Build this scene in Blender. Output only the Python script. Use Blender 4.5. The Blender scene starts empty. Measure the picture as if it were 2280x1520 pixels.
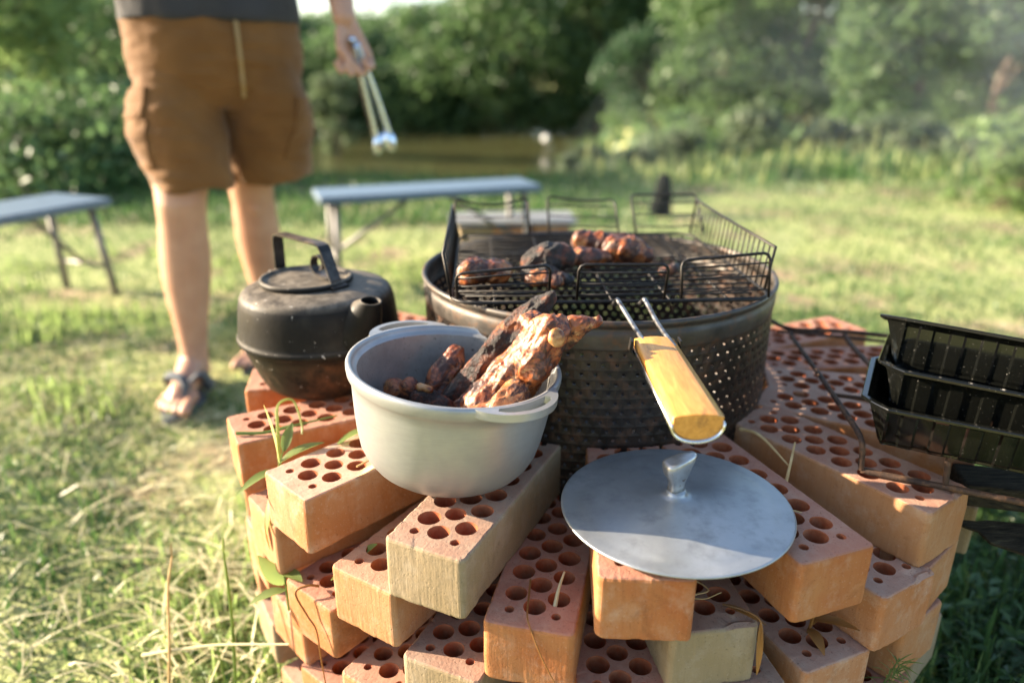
import bpy, bmesh, math, random
import numpy as np
from mathutils import Vector, Matrix, Euler, noise as mnoise, geometry as mgeo

random.seed(7)
rng = np.random.default_rng(11)
SC = bpy.context.scene
COL = SC.collection
R = math.radians
PI = math.pi

# ------------------------------------------------------------------ camera, sky, sun, exposure
CAM_H, CAM_PITCH = 0.76, 20.5
cd = bpy.data.cameras.new('camera')
cam = bpy.data.objects.new('camera', cd)
COL.objects.link(cam)
cam.location = (0, 0, CAM_H)
cam.rotation_euler = (R(90 - CAM_PITCH), 0, 0)
cd.sensor_width = 36.0
cd.lens = 1620 / 2280 * 36
cd.clip_start, cd.clip_end = 0.02, 2000
cd.dof.use_dof = True
cd.dof.focus_distance = 0.71
cd.dof.aperture_fstop = 2.2
cd.dof.aperture_blades = 0
SC.camera = cam

SUN_EL, SUN_AZ = 20.0, 11.5                      # the sun stands to the left and a little behind the grill
sun_dir = Vector((-math.cos(R(SUN_AZ)) * math.cos(R(SUN_EL)), math.sin(R(SUN_AZ)) * math.cos(R(SUN_EL)), math.sin(R(SUN_EL))))
world = bpy.data.worlds.new('World')
SC.world = world
world.use_nodes = True
wn = world.node_tree
sky = wn.nodes.new('ShaderNodeTexSky')
sky.sky_type = 'NISHITA'
sky.sun_disc = False
sky.sun_elevation = R(SUN_EL)
sky.sun_rotation = math.atan2(sun_dir.x, sun_dir.y)
sky.dust_density = 1.6
bg = wn.nodes['Background']
bg.inputs['Strength'].default_value = 0.10
wn.links.new(sky.outputs[0], bg.inputs[0])
sl = bpy.data.lights.new('sun', 'SUN')
sl.energy = 5.0
sl.angle = R(0.5)
sl.color = (1.0, 0.84, 0.63)
so = bpy.data.objects.new('sun', sl)
COL.objects.link(so)
so.location = sun_dir * 30
so.rotation_euler = sun_dir.to_track_quat('Z', 'Y').to_euler()
SC.view_settings.view_transform = 'Standard'
SC.view_settings.look = 'None'
SC.view_settings.gamma = 1.0
SC.view_settings.use_curve_mapping = False
SC.view_settings.exposure = 2.12
SC.cycles.use_denoising = True
SC.cycles.max_bounces = 8
SC.cycles.transparent_max_bounces = 12

# ------------------------------------------------------------------ helpers
def mat(name, base=(.5, .5, .5), rough=.6, metal=0.0, spec=.5, coat=0.0):
    m = bpy.data.materials.new(name)
    m.use_nodes = True
    b = m.node_tree.nodes['Principled BSDF']
    b.inputs['Base Color'].default_value = (*base, 1)
    b.inputs['Roughness'].default_value = rough
    b.inputs['Metallic'].default_value = metal
    b.inputs['Specular IOR Level'].default_value = spec
    b.inputs['Coat Weight'].default_value = coat
    return m

class NT:
    """small node helper"""
    def __init__(s, m):
        s.t = m.node_tree; s.b = s.t.nodes['Principled BSDF']; s._co = None
    def n(s, kind, **kw):
        nd = s.t.nodes.new(kind)
        for k, v in kw.items(): setattr(nd, k, v)
        return nd
    def l(s, a, b): s.t.links.new(a, b)
    def co(s, scale=(1, 1, 1), rnd=True):
        tc = s.n('ShaderNodeTexCoord')
        mp = s.n('ShaderNodeMapping'); mp.inputs['Scale'].default_value = scale
        if rnd:
            oi = s.n('ShaderNodeObjectInfo')
            ad = s.n('ShaderNodeVectorMath', operation='MULTIPLY_ADD')
            cx = s.n('ShaderNodeCombineXYZ')
            for i in range(3): s.l(oi.outputs['Random'], cx.inputs[i])
            s.l(cx.outputs[0], ad.inputs[0]); ad.inputs[1].default_value = (17, 31, 23)
            s.l(tc.outputs['Object'], ad.inputs[2]); s.l(ad.outputs[0], mp.inputs[0])
        else:
            s.l(tc.outputs['Object'], mp.inputs[0])
        return mp.outputs[0]
    def noise(s, vec, scale, detail=4, rough=.55, dist=0):
        nd = s.n('ShaderNodeTexNoise'); nd.inputs['Scale'].default_value = scale
        nd.inputs['Detail'].default_value = detail; nd.inputs['Roughness'].default_value = rough
        nd.inputs['Distortion'].default_value = dist
        s.l(vec, nd.inputs['Vector']); return nd.outputs['Fac']
    def ramp(s, fac, stops):
        nd = s.n('ShaderNodeValToRGB'); e = nd.color_ramp.elements
        while len(e) < len(stops): e.new(.5)
        for el, (p, c) in zip(e, stops):
            el.position = p; el.color = (*c, 1) if len(c) == 3 else c
        s.l(fac, nd.inputs[0]); return nd.outputs['Color']
    def f(s, fac, a, b, lo=0., hi=1.):
        nd = s.n('ShaderNodeMapRange'); nd.inputs['From Min'].default_value = a; nd.inputs['From Max'].default_value = b
        nd.inputs['To Min'].default_value = lo; nd.inputs['To Max'].default_value = hi
        s.l(fac, nd.inputs[0]); return nd.outputs[0]
    def mix(s, fac, a, b, mode='MIX'):
        nd = s.n('ShaderNodeMix', data_type='RGBA', blend_type=mode)
        for v, i in ((fac, 0), (a, 6), (b, 7)):
            if isinstance(v, (int, float)): nd.inputs[i].default_value = v
            elif isinstance(v, tuple): nd.inputs[i].default_value = (*v, 1)
            else: s.l(v, nd.inputs[i])
        return nd.outputs[2]
    def mul(s, a, b):
        nd = s.n('ShaderNodeMath', operation='MULTIPLY')
        for v, i in ((a, 0), (b, 1)):
            if isinstance(v, (int, float)): nd.inputs[i].default_value = v
            else: s.l(v, nd.inputs[i])
        return nd.outputs[0]
    def add(s, a, b):
        nd = s.n('ShaderNodeMath', operation='ADD')
        for v, i in ((a, 0), (b, 1)):
            if isinstance(v, (int, float)): nd.inputs[i].default_value = v
            else: s.l(v, nd.inputs[i])
        return nd.outputs[0]
    def color(s, c): s.l(c, s.b.inputs['Base Color'])
    def rough(s, c): s.l(c, s.b.inputs['Roughness'])
    def bump(s, h, strength=.3, dist=.002):
        nd = s.n('ShaderNodeBump'); nd.inputs['Strength'].default_value = strength; nd.inputs['Distance'].default_value = dist
        s.l(h, nd.inputs['Height']); s.l(nd.outputs[0], s.b.inputs['Normal'])

def tag(o, label=None, cat=None, group=None, kind=None):
    if label: o['label'] = label
    if cat: o['category'] = cat
    if group: o['group'] = group
    if kind: o['kind'] = kind
    return o
def thing(name, label, cat, loc=(0, 0, 0), group=None, rotz=0):
    o = bpy.data.objects.new(name, None); COL.objects.link(o)
    o.location = loc; o.rotation_euler = (0, 0, rotz); o.empty_display_size = .05
    return tag(o, label, cat, group)
def link(name, me, mats, parent=None, world=True, smooth=None):
    """one mesh object; world=True: the mesh is in world coordinates and is moved under its parent's base"""
    if not isinstance(mats, (list, tuple)): mats = [mats]
    me.materials.clear()
    for m in mats: me.materials.append(m)
    o = bpy.data.objects.new(name, me); COL.objects.link(o)
    if smooth is not None and len(me.polygons):
        me.polygons.foreach_set('use_smooth', [smooth] * len(me.polygons))
    if parent:
        base, q = Vector((0, 0, 0)), parent
        while q: base += Vector(q.location); q = q.parent
        if world: me.transform(Matrix.Translation(-base))
        o.parent = parent
    return o
def rebase(o, p):
    """put the origin of a one-mesh thing at its base point p"""
    o.data.transform(Matrix.Translation(-Vector(p))); o.location = p; return o
def bm_mesh(bm, name='m', smooth=False):
    bmesh.ops.recalc_face_normals(bm, faces=bm.faces)
    me = bpy.data.meshes.new(name); bm.to_mesh(me); bm.free()
    if smooth: me.polygons.foreach_set('use_smooth', [True] * len(me.polygons))
    return me
def np_mesh(name, V, F, midx=None, smooth=False):
    V = np.asarray(V, np.float32); F = np.asarray(F, np.int32)
    me = bpy.data.meshes.new(name); k = F.shape[1]
    me.vertices.add(len(V)); me.vertices.foreach_set('co', V.ravel())
    me.loops.add(F.size); me.loops.foreach_set('vertex_index', F.ravel())
    me.polygons.add(len(F))
    me.polygons.foreach_set('loop_start', np.arange(0, F.size, k, dtype=np.int32))
    me.polygons.foreach_set('loop_total', np.full(len(F), k, np.int32))
    if midx is not None: me.polygons.foreach_set('material_index', np.asarray(midx, np.int32))
    me.polygons.foreach_set('use_smooth', np.full(len(F), smooth))
    me.update(calc_edges=True); return me
def frame(d):
    d = Vector(d).normalized()
    u = d.cross(Vector((0, 0, 1)))
    if u.length < 1e-3: u = Vector((1, 0, 0))
    u.normalize(); return d, u, d.cross(u).normalized()
def tube(bm, pts, rad, seg=10, cap=True, flat=1.0, up=None):
    """sweep along pts; rad a number or a list; flat squeezes the second axis"""
    pts = [Vector(p) for p in pts]; n = len(pts)
    if not isinstance(rad, (list, tuple)): rad = [rad] * n
    rings = []; u = None
    for i, p in enumerate(pts):
        d = (pts[min(i + 1, n - 1)] - pts[max(i - 1, 0)]).normalized()
        if u is None:
            _, u, _ = frame(d)
            if up is not None: u = d.cross(Vector(up)).normalized()
        u = (u - d * u.dot(d)).normalized(); v = d.cross(u)
        rings.append([bm.verts.new(p + (u * math.cos(2 * PI * k / seg) + v * math.sin(2 * PI * k / seg) * flat) * rad[i]) for k in range(seg)])
    for a, b in zip(rings, rings[1:]):
        for k in range(seg): bm.faces.new((a[k], a[(k + 1) % seg], b[(k + 1) % seg], b[k]))
    if cap: bm.faces.new(rings[0][::-1]); bm.faces.new(rings[-1])
    return rings
def strap(bm, pts, w, t, wdir):
    """flat strip of width w and thickness t"""
    pts = [Vector(p) for p in pts]; n = len(pts); wd = Vector(wdir).normalized(); rings = []
    for i, p in enumerate(pts):
        d = (pts[min(i + 1, n - 1)] - pts[max(i - 1, 0)]).normalized(); nn = d.cross(wd).normalized()
        rings.append([bm.verts.new(p + wd * a * w / 2 + nn * b * t / 2) for a, b in ((-1, -1), (1, -1), (1, 1), (-1, 1))])
    for a, b in zip(rings, rings[1:]):
        for k in range(4): bm.faces.new((a[k], a[(k + 1) % 4], b[(k + 1) % 4], b[k]))
    bm.faces.new(rings[0][::-1]); bm.faces.new(rings[-1])
def smooth_path(pts, k=6):
    """Catmull-Rom through pts"""
    P = [Vector(p) for p in pts]; P = [P[0] * 2 - P[1]] + P + [P[-1] * 2 - P[-2]]; out = []
    for i in range(1, len(P) - 2):
        for j in range(k):
            t = j / k; a, b, c, d = P[i - 1], P[i], P[i + 1], P[i + 2]
            out.append(.5 * ((2 * b) + (c - a) * t + (2 * a - 5 * b + 4 * c - d) * t * t + (3 * b - a - 3 * c + d) * t ** 3))
    out.append(P[-2]); return out
def lathe(bm, prof, seg=64, M=Matrix.Identity(4), close=False):
    rings = []
    for r, z in prof:
        if r < 1e-6: rings.append([bm.verts.new(M @ Vector((0, 0, z)))] * seg)
        else: rings.append([bm.verts.new(M @ Vector((r * math.cos(2 * PI * k / seg), r * math.sin(2 * PI * k / seg), z))) for k in range(seg)])
    prs = list(zip(rings, rings[1:]))
    if close: prs.append((rings[-1], rings[0]))
    for a, b in prs:
        for k in range(seg):
            f = []
            for v in (a[k], a[(k + 1) % seg], b[(k + 1) % seg], b[k]):
                if v not in f: f.append(v)
            if len(f) > 2: bm.faces.new(f)
    return rings
def box(bm, c, s, M=Matrix.Identity(4), bev=0):
    v = [bm.verts.new(M @ Vector((c[0] + a * s[0] / 2, c[1] + b * s[1] / 2, c[2] + d * s[2] / 2))) for a in (-1, 1) for b in (-1, 1) for d in (-1, 1)]
    fs = [bm.faces.new([v[i] for i in q]) for q in ((0, 1, 3, 2), (4, 6, 7, 5), (0, 4, 5, 1), (2, 3, 7, 6), (0, 2, 6, 4), (1, 5, 7, 3))]
    if bev:
        es = list({e for f in fs for e in f.edges})
        bmesh.ops.bevel(bm, geom=es, offset=bev, segments=2, affect='EDGES', profile=.5)
def remeshed(bm, vox, smooth_it=3, name='m'):
    """fuse overlapping closed pieces into ONE continuous surface"""
    me = bm_mesh(bm, name); o = bpy.data.objects.new('temporary', me); COL.objects.link(o)
    md = o.modifiers.new('r', 'REMESH'); md.mode = 'VOXEL'; md.voxel_size = vox
    if smooth_it:
        s = o.modifiers.new('s', 'SMOOTH'); s.iterations = smooth_it; s.factor = .5
    dg = bpy.context.evaluated_depsgraph_get()
    out = bpy.data.meshes.new_from_object(o.evaluated_get(dg))
    bpy.data.objects.remove(o); bpy.data.meshes.remove(me)
    out.polygons.foreach_set('use_smooth', [True] * len(out.polygons))
    return out
def displace(me, fn):
    n = len(me.vertices); co = np.empty(n * 3, np.float32); no = np.empty(n * 3, np.float32)
    me.vertices.foreach_get('co', co); me.vertices.foreach_get('normal', no)
    co = co.reshape(-1, 3); no = no.reshape(-1, 3)
    d = np.array([fn(Vector(c)) for c in co], np.float32)
    me.vertices.foreach_set('co', (co + no * d[:, None]).ravel()); me.update()
def vn(x, y, s=1.0, seed=0):
    """cheap smooth noise in -1..1 for arrays"""
    x = np.asarray(x) * s + seed * 3.1; y = np.asarray(y) * s + seed * 1.7
    return (np.sin(x * 1.3 + 1.7 * np.sin(y * .9)) + np.sin(y * 1.7 + 1.3 * np.sin(x * 1.1 + 2)) + np.sin((x + y) * 2.3 + np.sin(x * 2.9)) * .5) / 2.5
def sstep(a, b, x):
    t = np.clip((np.asarray(x, float) - a) / (b - a), 0, 1); return t * t * (3 - 2 * t)

# ------------------------------------------------------------------ materials
def leaf_mat(name, col, trans=.4, rough=.42, var=.35):
    m = mat(name, col, rough, spec=.4); h = NT(m)
    v = h.noise(h.co(rnd=False), 3.0, 2)
    c = h.mix(h.f(v, .3, .7), tuple(x * (1 - var) for x in col), tuple(min(1, x * (1 + var)) for x in col))
    h.color(c)
    tr = h.n('ShaderNodeBsdfTranslucent'); h.l(c, tr.inputs[0])
    mx = h.n('ShaderNodeMixShader'); mx.inputs[0].default_value = trans
    h.l(h.b.outputs[0], mx.inputs[1]); h.l(tr.outputs[0], mx.inputs[2])
    h.l(mx.outputs[0], h.t.nodes['Material Output'].inputs[0])
    return m
G_GREEN = leaf_mat('grass_green', (.23, .31, .10), .6)
G_YEL = leaf_mat('grass_yellow_green', (.47, .50, .20), .6)
G_STRAW = leaf_mat('grass_straw', (.66, .60, .37), .4)
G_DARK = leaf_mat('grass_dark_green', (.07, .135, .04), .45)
L_OAK = leaf_mat('leaf_mid_green', (.100, .168, .064), .5)  # this green and the next two are lightened in place of haze
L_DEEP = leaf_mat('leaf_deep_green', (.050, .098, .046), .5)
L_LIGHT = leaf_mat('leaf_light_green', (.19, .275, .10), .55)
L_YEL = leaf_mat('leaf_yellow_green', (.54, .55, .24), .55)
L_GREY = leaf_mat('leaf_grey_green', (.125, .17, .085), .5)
BARK = mat('bark', (.09, .065, .045), .9)
h = NT(BARK); v = h.noise(h.co((6, 6, 1)), 4, 5); h.color(h.ramp(v, [(.3, (.04, .03, .022)), (.7, (.14, .105, .075))])); h.bump(v, .8, .02)

def brick_mat(name, c1, c2, top, dust):
    """fired clay: two clay tones in clouds, a paler bloom in patches, drag streaks and pits"""
    m = mat(name, c1, .88, spec=.25); h = NT(m); co = h.co()
    big = h.noise(co, 14, 3, .6); fine = h.noise(co, 160, 4, .65); st = h.noise(h.co((70, 70, 6)), 4, 3)
    c = h.mix(h.f(big, .38, .66), c1, c2)
    c = h.mix(h.mul(h.f(st, .5, .75), .35), c, tuple(x * .72 for x in c1))
    bloom = h.noise(co, 34, 5, .7)
    c = h.mix(h.mul(h.f(bloom, .5, .78), .55), c, dust)
    spk = h.noise(co, 420, 2)
    c = h.mix(h.mul(h.f(spk, .66, .72), .6), c, tuple(x * .45 for x in c1))
    c = h.mix(h.mul(h.f(spk, .35, .29), .35), c, dust)
    stn = h.noise(co, 17, 5, .75, .8); c = h.mix(h.mul(h.f(stn, .57, .70), .38), c, tuple(x * .38 for x in c1))
    # the upper bed face takes a pinker tone than the sides
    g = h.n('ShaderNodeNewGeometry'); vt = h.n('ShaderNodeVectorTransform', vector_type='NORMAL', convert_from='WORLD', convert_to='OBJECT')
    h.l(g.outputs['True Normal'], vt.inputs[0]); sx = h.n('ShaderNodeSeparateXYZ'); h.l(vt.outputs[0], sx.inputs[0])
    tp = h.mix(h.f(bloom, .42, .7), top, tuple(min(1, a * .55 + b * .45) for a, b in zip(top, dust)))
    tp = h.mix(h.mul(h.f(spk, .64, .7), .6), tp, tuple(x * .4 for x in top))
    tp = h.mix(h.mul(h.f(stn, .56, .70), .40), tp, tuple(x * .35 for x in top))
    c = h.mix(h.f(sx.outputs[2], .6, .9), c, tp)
    h.color(c)
    pit = h.n('ShaderNodeTexVoronoi'); pit.inputs['Scale'].default_value = 210; h.l(co, pit.inputs['Vector'])
    hh = h.add(h.mul(fine, .6), h.add(h.mul(h.f(pit.outputs['Distance'], .0, .25), .25), h.mul(st, .5)))
    h.bump(hh, .65, .0014)
    return m
B_ORANGE = brick_mat('brick_orange', (.35, .118, .038), (.38, .165, .064), (.36, .165, .110), (.46, .32, .23))
B_TAN = brick_mat('brick_tan', (.36, .158, .062), (.37, .198, .098), (.37, .185, .122), (.45, .34, .24))
B_PALE = brick_mat('brick_pale_pink', (.37, .150, .058), (.40, .21, .115), (.41, .23, .16), (.50, .40, .31))  # warm bounce light on the shaded side is put into the orange side tone
B_GREY = brick_mat('brick_grey_tan', (.235, .175, .098), (.27, .205, .125), (.28, .165, .115), (.35, .29, .22))
B_BORE = mat('brick_bore_shade_red', (.33, .070, .022), .9, spec=.2)  # deep red puts the bores' shade and red bounce into the colour
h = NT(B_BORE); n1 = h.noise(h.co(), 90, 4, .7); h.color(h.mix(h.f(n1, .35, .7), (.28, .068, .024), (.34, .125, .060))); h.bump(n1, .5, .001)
# ------------------------------------------------------------------ ground
STACK = (0.12, 0.97)
def ground_z(x, y):
    x = np.asarray(x, float); y = np.asarray(y, float)
    d = np.hypot(x - STACK[0], y - STACK[1])
    z = -.036 * (1 - sstep(.5, 1.25, d)) + vn(x, y, 2.2) * .012 * sstep(.2, .9, d) + vn(x, y, 7, 3) * .004
    bank = sstep(5.2, 13, y) * (1 - sstep(-.6, 2.2, x - (.10 * y + .1)))
    z = z - 3.4 * bank
    z = z - 1.5 * sstep(7.6, 14, y) * (1 - sstep(5.2, 13, y) * 0) * sstep(-.6, 2.2, x - (.10 * y + .1))
    far = sstep(39.5, 46, y)
    z = z + far * (1.2 + 2.2 * sstep(44, 75, y)) * bank
    z = z + sstep(12, 40, y) * sstep(3, 30, x) * 1.2
    return z
ys = np.concatenate([np.arange(-2.5, 3, .06), np.geomspace(3, 120, 150)])
us = np.linspace(-1, 1, 181)
Y, U = np.meshgrid(ys, us, indexing='ij')
X = U * np.maximum(2.2, 2.2 + 1.15 * np.maximum(Y, 0))
Zg = ground_z(X, Y)
nv, nu = Y.shape
idx = np.arange(nv * nu).reshape(nv, nu)
gm = np_mesh('ground', np.stack([X, Y, Zg], -1).reshape(-1, 3),
             np.stack([idx[:-1, :-1], idx[:-1, 1:], idx[1:, 1:], idx[1:, :-1]], -1).reshape(-1, 4), smooth=True)
SOIL = mat('soil_and_moss', (.2, .15, .08), .95, spec=.2); h = NT(SOIL); co = h.co(rnd=False)
n1 = h.noise(co, 2.6, 5, .6); n2 = h.noise(co, 26, 5, .7); n3 = h.noise(co, 110, 3, .6)
soil = h.ramp(n2, [(.3, (.19, .13, .075)), (.5, (.36, .265, .16)), (.7, (.54, .43, .28))])
moss = h.ramp(n2, [(.3, (.19, .24, .075)), (.5, (.34, .37, .14)), (.7, (.50, .49, .23))])
h.color(h.mix(h.f(n1, .50, .64), moss, soil)); h.bump(h.add(n2, h.mul(n3, .5)), .9, .02)
tag(link('ground', gm, SOIL), kind='structure')

wv = mat('pond_water', (.066, .066, .026), .12, spec=.28); h = NT(wv)
h.bump(h.noise(h.co((.5, 1.6, 1), rnd=False), 1.6, 3), .10, .05)
me = np_mesh('water', [(-70, 4, -2.5), (14, 4, -2.5), (14, 60, -2.5), (-70, 60, -2.5)], [(0, 1, 2, 3)])
tag(link('pond_water', me, wv), kind='structure')

# ------------------------------------------------------------------ bricks: 250 x 85 x 65 mm, 19 bores and 4 small ones
BL, BW, BH = .25, .085, .065
def brick_mesh(seed, chip=1.0):
    rg = random.Random(seed)
    cr = .0065; hl, hw = BL / 2, BW / 2; out = []
    # outline, counter-clockwise, with rounded corners
    for cx, cy, a0 in ((hl - cr, hw - cr, 0), (-hl + cr, hw - cr, 90), (-hl + cr, -hw + cr, 180), (hl - cr, -hw + cr, 270)):
        for k in range(6):
            a = R(a0 + 90 * k / 5); out.append((cx + cr * math.cos(a), cy + cr * math.sin(a)))
    dense = []
    for i, p in enumerate(out):
        q = out[(i + 1) % len(out)]; L = math.dist(p, q); n = max(1, int(L / .0032))
        dense += [(p[0] + (q[0] - p[0]) * k / n, p[1] + (q[1] - p[1]) * k / n) for k in range(n)]
    n = len(dense); s0 = seed * 13.7
    def inset(p, d):
        x, y = p; L = math.hypot(x / hl, y / hw)
        nx, ny = (math.copysign(1, x) if abs(x) > hl - cr else 0), (math.copysign(1, y) if abs(y) > hw - cr else 0)
        if not nx and not ny:
            nx, ny = (math.copysign(1, x), 0) if abs(x) / hl > abs(y) / hw else (0, math.copysign(1, y))
        l = math.hypot(nx, ny); return (x - nx / l * d, y - ny / l * d)
    def ragged(p, k):
        v = mnoise.noise(Vector((p[0] * 90 + s0, p[1] * 90, k * 9.1))) + .6 * mnoise.noise(Vector((p[0] * 260 + s0, p[1] * 260, k)))
        big = mnoise.noise(Vector((p[0] * 22 + s0, p[1] * 22, k * 3.3)))
        return max(0, v) * .0014 * chip + max(0, big - .45) * .012 * chip
    bow = lambda p, z: .0006 * mnoise.noise(Vector((p[0] * 25, p[1] * 25 + s0, z * 30)))
    bm = bmesh.new()
    t = [ragged(p, 1) for p in dense]; b = [ragged(p, 2) for p in dense]
    levels = []
    for z, ins in ((BH / 2, [.0022 + v for v in t]), (BH / 2 - .0010, [.0008 + v * .75 for v in t]), (BH / 2 - .003, [v * .25 for v in t]),
                   (BH / 6, [0] * n), (-BH / 6, [0] * n), (-BH / 2 + .003, [v * .3 for v in b]), (-BH / 2 + .0008, [.0006 + v * .8 for v in b]), (-BH / 2, [.0018 + v * 1.2 for v in b])):
        ring = []
        for k, p in enumerate(dense):
            q = inset(p, ins[k]); zz = z
            if z == BH / 2: zz -= t[k] * .35
            if z == -BH / 2: zz += b[k] * .6
            ring.append(bm.verts.new((q[0] + bow(p, z), q[1] + bow(p, z + 1), zz)))
        levels.append(ring)
    for a, c in zip(levels, levels[1:]):
        for k in range(n): bm.faces.new((a[k], c[k], c[(k + 1) % n], a[(k + 1) % n]))
    holes = [(-.095 + .0317 * k, 0, .0105) for k in range(7)]
    holes += [(-.0792 + .0317 * k, s * .0205, .0105) for k in range(6) for s in (-1, 1)]
    holes += [(s * .1035, q * .022, .0042) for s in (-1, 1) for q in (-1, 1)]
    hr = []
    for (hx, hy, r) in holes:
        r *= rg.uniform(.95, 1.06); hx += rg.uniform(-.0006, .0006); hy += rg.uniform(-.0006, .0006); m = 30 if r > .006 else 16
        ph = rg.uniform(0, 9)
        def rr(k, j): return r * (1 + .020 * mnoise.noise(Vector((math.cos(2 * PI * k / m) * 2.2 + ph, math.sin(2 * PI * k / m) * 2.2, j))))
        rings = []
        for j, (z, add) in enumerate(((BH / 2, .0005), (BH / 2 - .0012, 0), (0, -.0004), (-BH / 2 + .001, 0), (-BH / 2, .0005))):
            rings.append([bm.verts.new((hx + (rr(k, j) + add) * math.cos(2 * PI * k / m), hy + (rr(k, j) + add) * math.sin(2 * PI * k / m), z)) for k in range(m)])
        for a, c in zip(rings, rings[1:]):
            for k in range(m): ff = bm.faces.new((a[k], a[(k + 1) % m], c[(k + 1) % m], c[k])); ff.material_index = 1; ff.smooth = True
        hr.append((rings[0], rings[-1], hx, hy, r))
    for top in (True, False):
        outer = levels[0] if top else levels[-1]
        vs = list(outer); edges = [(k, (k + 1) % n) for k in range(n)]
        for h0, h1, hx, hy, r in hr:
            ring = h0 if top else h1; o = len(vs); vs += ring
            edges += [(o + k, o + (k + 1) % len(ring)) for k in range(len(ring))]
        co2 = [Vector((v.co.x, v.co.y)) for v in vs]
        r_ = mgeo.delaunay_2d_cdt(co2, edges, [], 1, 1e-7)
        orig = [o[0] if o else -1 for o in r_[3]]
        for f in r_[2]:
            ids = [orig[i] for i in f]
            if -1 in ids or len(set(ids)) < 3: continue
            inside = any(all((co2[i].x - hx) ** 2 + (co2[i].y - hy) ** 2 < (r * 1.09 + .0008) ** 2 for i in ids) for _, _, hx, hy, r in hr)
            if inside: continue
            try: bm.faces.new([vs[i] for i in (ids if top else ids[::-1])])
            except ValueError: pass
    me = bm_mesh(bm, 'brick')
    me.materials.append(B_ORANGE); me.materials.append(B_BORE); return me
BRICKS = [brick_mesh(s, .95 + .3 * (s % 4)) for s in range(1, 8)]
nbrick = 0
def brick(end, out_deg, layer, m, label, variant=None, roll=0.0, group='hollow bricks stacked in a ring around the grill drum'):
    """end = middle of the outer end, out_deg = direction it points to, layer 0 = top course (top at z=.355)"""
    global nbrick
    me = BRICKS[(nbrick if variant is None else variant) % len(BRICKS)]; nbrick += 1
    a = R(out_deg); c = (end[0] - math.cos(a) * BL / 2, end[1] - math.sin(a) * BL / 2)
    o = bpy.data.objects.new('brick', me); COL.objects.link(o)
    o.location = (c[0], c[1], .355 - BH / 2 - BH * layer - .0004 * layer)
    o.rotation_euler = (roll, 0, a)
    o.material_slots[0].link = 'OBJECT'; o.material_slots[0].material = m
    return tag(o, label, 'brick', group)
def at_ring(deg, r=.49): return (STACK[0] + r * math.cos(R(deg)), STACK[1] + r * math.sin(R(deg)))
# top course, as it lies; ends and angles worked out from image pixels
brick((-.081, .548), 245, 0, B_GREY, 'top brick with the dull tan end poking out under the right half of the pot', 1)
brick((.115, .5065), 267, 0, B_ORANGE, 'top brick under the left front edge of the metal lid, end face smeared orange', 2)
brick((.292, .540), 290.3, 0, B_ORANGE, 'bright orange brick with pinkish top sticking out past the right edge of the lid', 3)
brick((.442, .627), 304.5, 0, B_TAN, 'long tan brick with a chipped corner, under the front corner of the rusty rack', 6)
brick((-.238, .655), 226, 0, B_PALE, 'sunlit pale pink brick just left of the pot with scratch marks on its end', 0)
brick((-.337, .780), 208.5, 0, B_ORANGE, 'sunlit orange brick in front of the kettle with grass lying across its holes', 4)
brick((-.368, .935), 190, 0, B_ORANGE, 'orange brick under the back left of the kettle, only its shaded side showing', 5)
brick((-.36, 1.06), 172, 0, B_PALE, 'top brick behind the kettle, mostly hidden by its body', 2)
brick((-.28, 1.235), 150, 0, B_ORANGE, 'blurred orange brick seen between the kettle and the drum rim', 1)
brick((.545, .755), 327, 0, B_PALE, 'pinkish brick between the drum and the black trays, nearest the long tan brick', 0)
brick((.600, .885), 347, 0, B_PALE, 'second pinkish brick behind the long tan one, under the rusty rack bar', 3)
brick((.610, 1.03), 5, 0, B_ORANGE, 'third brick along the right side of the drum, striped with sunlight', 4)
brick((.575, 1.175), 24, 0, B_ORANGE, 'rearmost visible top brick at the right of the drum, beneath the rack end', 5)
# second course
brick((-.149, .588), 237.6, 1, B_TAN, 'yellowish tan second course brick just left of the dull tan end under the pot', 5)
brick((.014, .521), 257, 1, B_ORANGE, 'reddish second course brick left below the lid, a dry stem lying across it', 2)
brick((.184, .520), 279, 1, B_GREY, 'grey tan brick below the lid with dry brown leaves in its holes', 6)
brick((.390, .580), 299.3, 1, B_PALE, 'second course brick with whitish worn end between the bright orange one and the chipped one', 6)
brick((-.287, .708), 219, 1, B_TAN, 'tan second course brick directly beneath the scratched pale pink one, with a withered leaf', 0)
brick((.452, .632), 312, 1, B_TAN, 'tan brick right beneath the chipped long brick, ochre end next to the weeds', 1)
brick((-.352, .83), 201, 1, B_PALE, 'second course brick below the sunlit orange one, only a pale corner showing', 3)
brick((-.375, .96), 184, 1, B_TAN, 'second course brick low behind the grass under the kettle', 4)
brick((.555, .75), 331, 1, B_GREY, 'second course brick in deep shade below the black trays', 5)
# third course
brick((-.223, .645), 231, 2, B_ORANGE, 'orange third course brick at the lower left with a bent straw hanging down its end', 3)
brick((-.070, .540), 245, 2, B_GREY, 'dull grey brick in the third course under the dull tan end', 5)
brick((.100, .500), 267, 2, B_ORANGE, 'dark red brick at the bottom edge between the two brick ends', 1)
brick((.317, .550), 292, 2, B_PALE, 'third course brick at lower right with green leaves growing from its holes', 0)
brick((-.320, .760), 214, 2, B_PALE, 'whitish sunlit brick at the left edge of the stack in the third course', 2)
brick((.432, .612), 306, 2, B_TAN, 'tan third course brick behind the feathery weed at the right of the stack', 4)
brick((.215, .515), 281, 2, B_GREY, 'third course brick hidden under the grey tan one', 3)
brick((-.375, .91), 195, 2, B_PALE, 'third course brick low on the left behind tall grass', 6)
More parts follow.
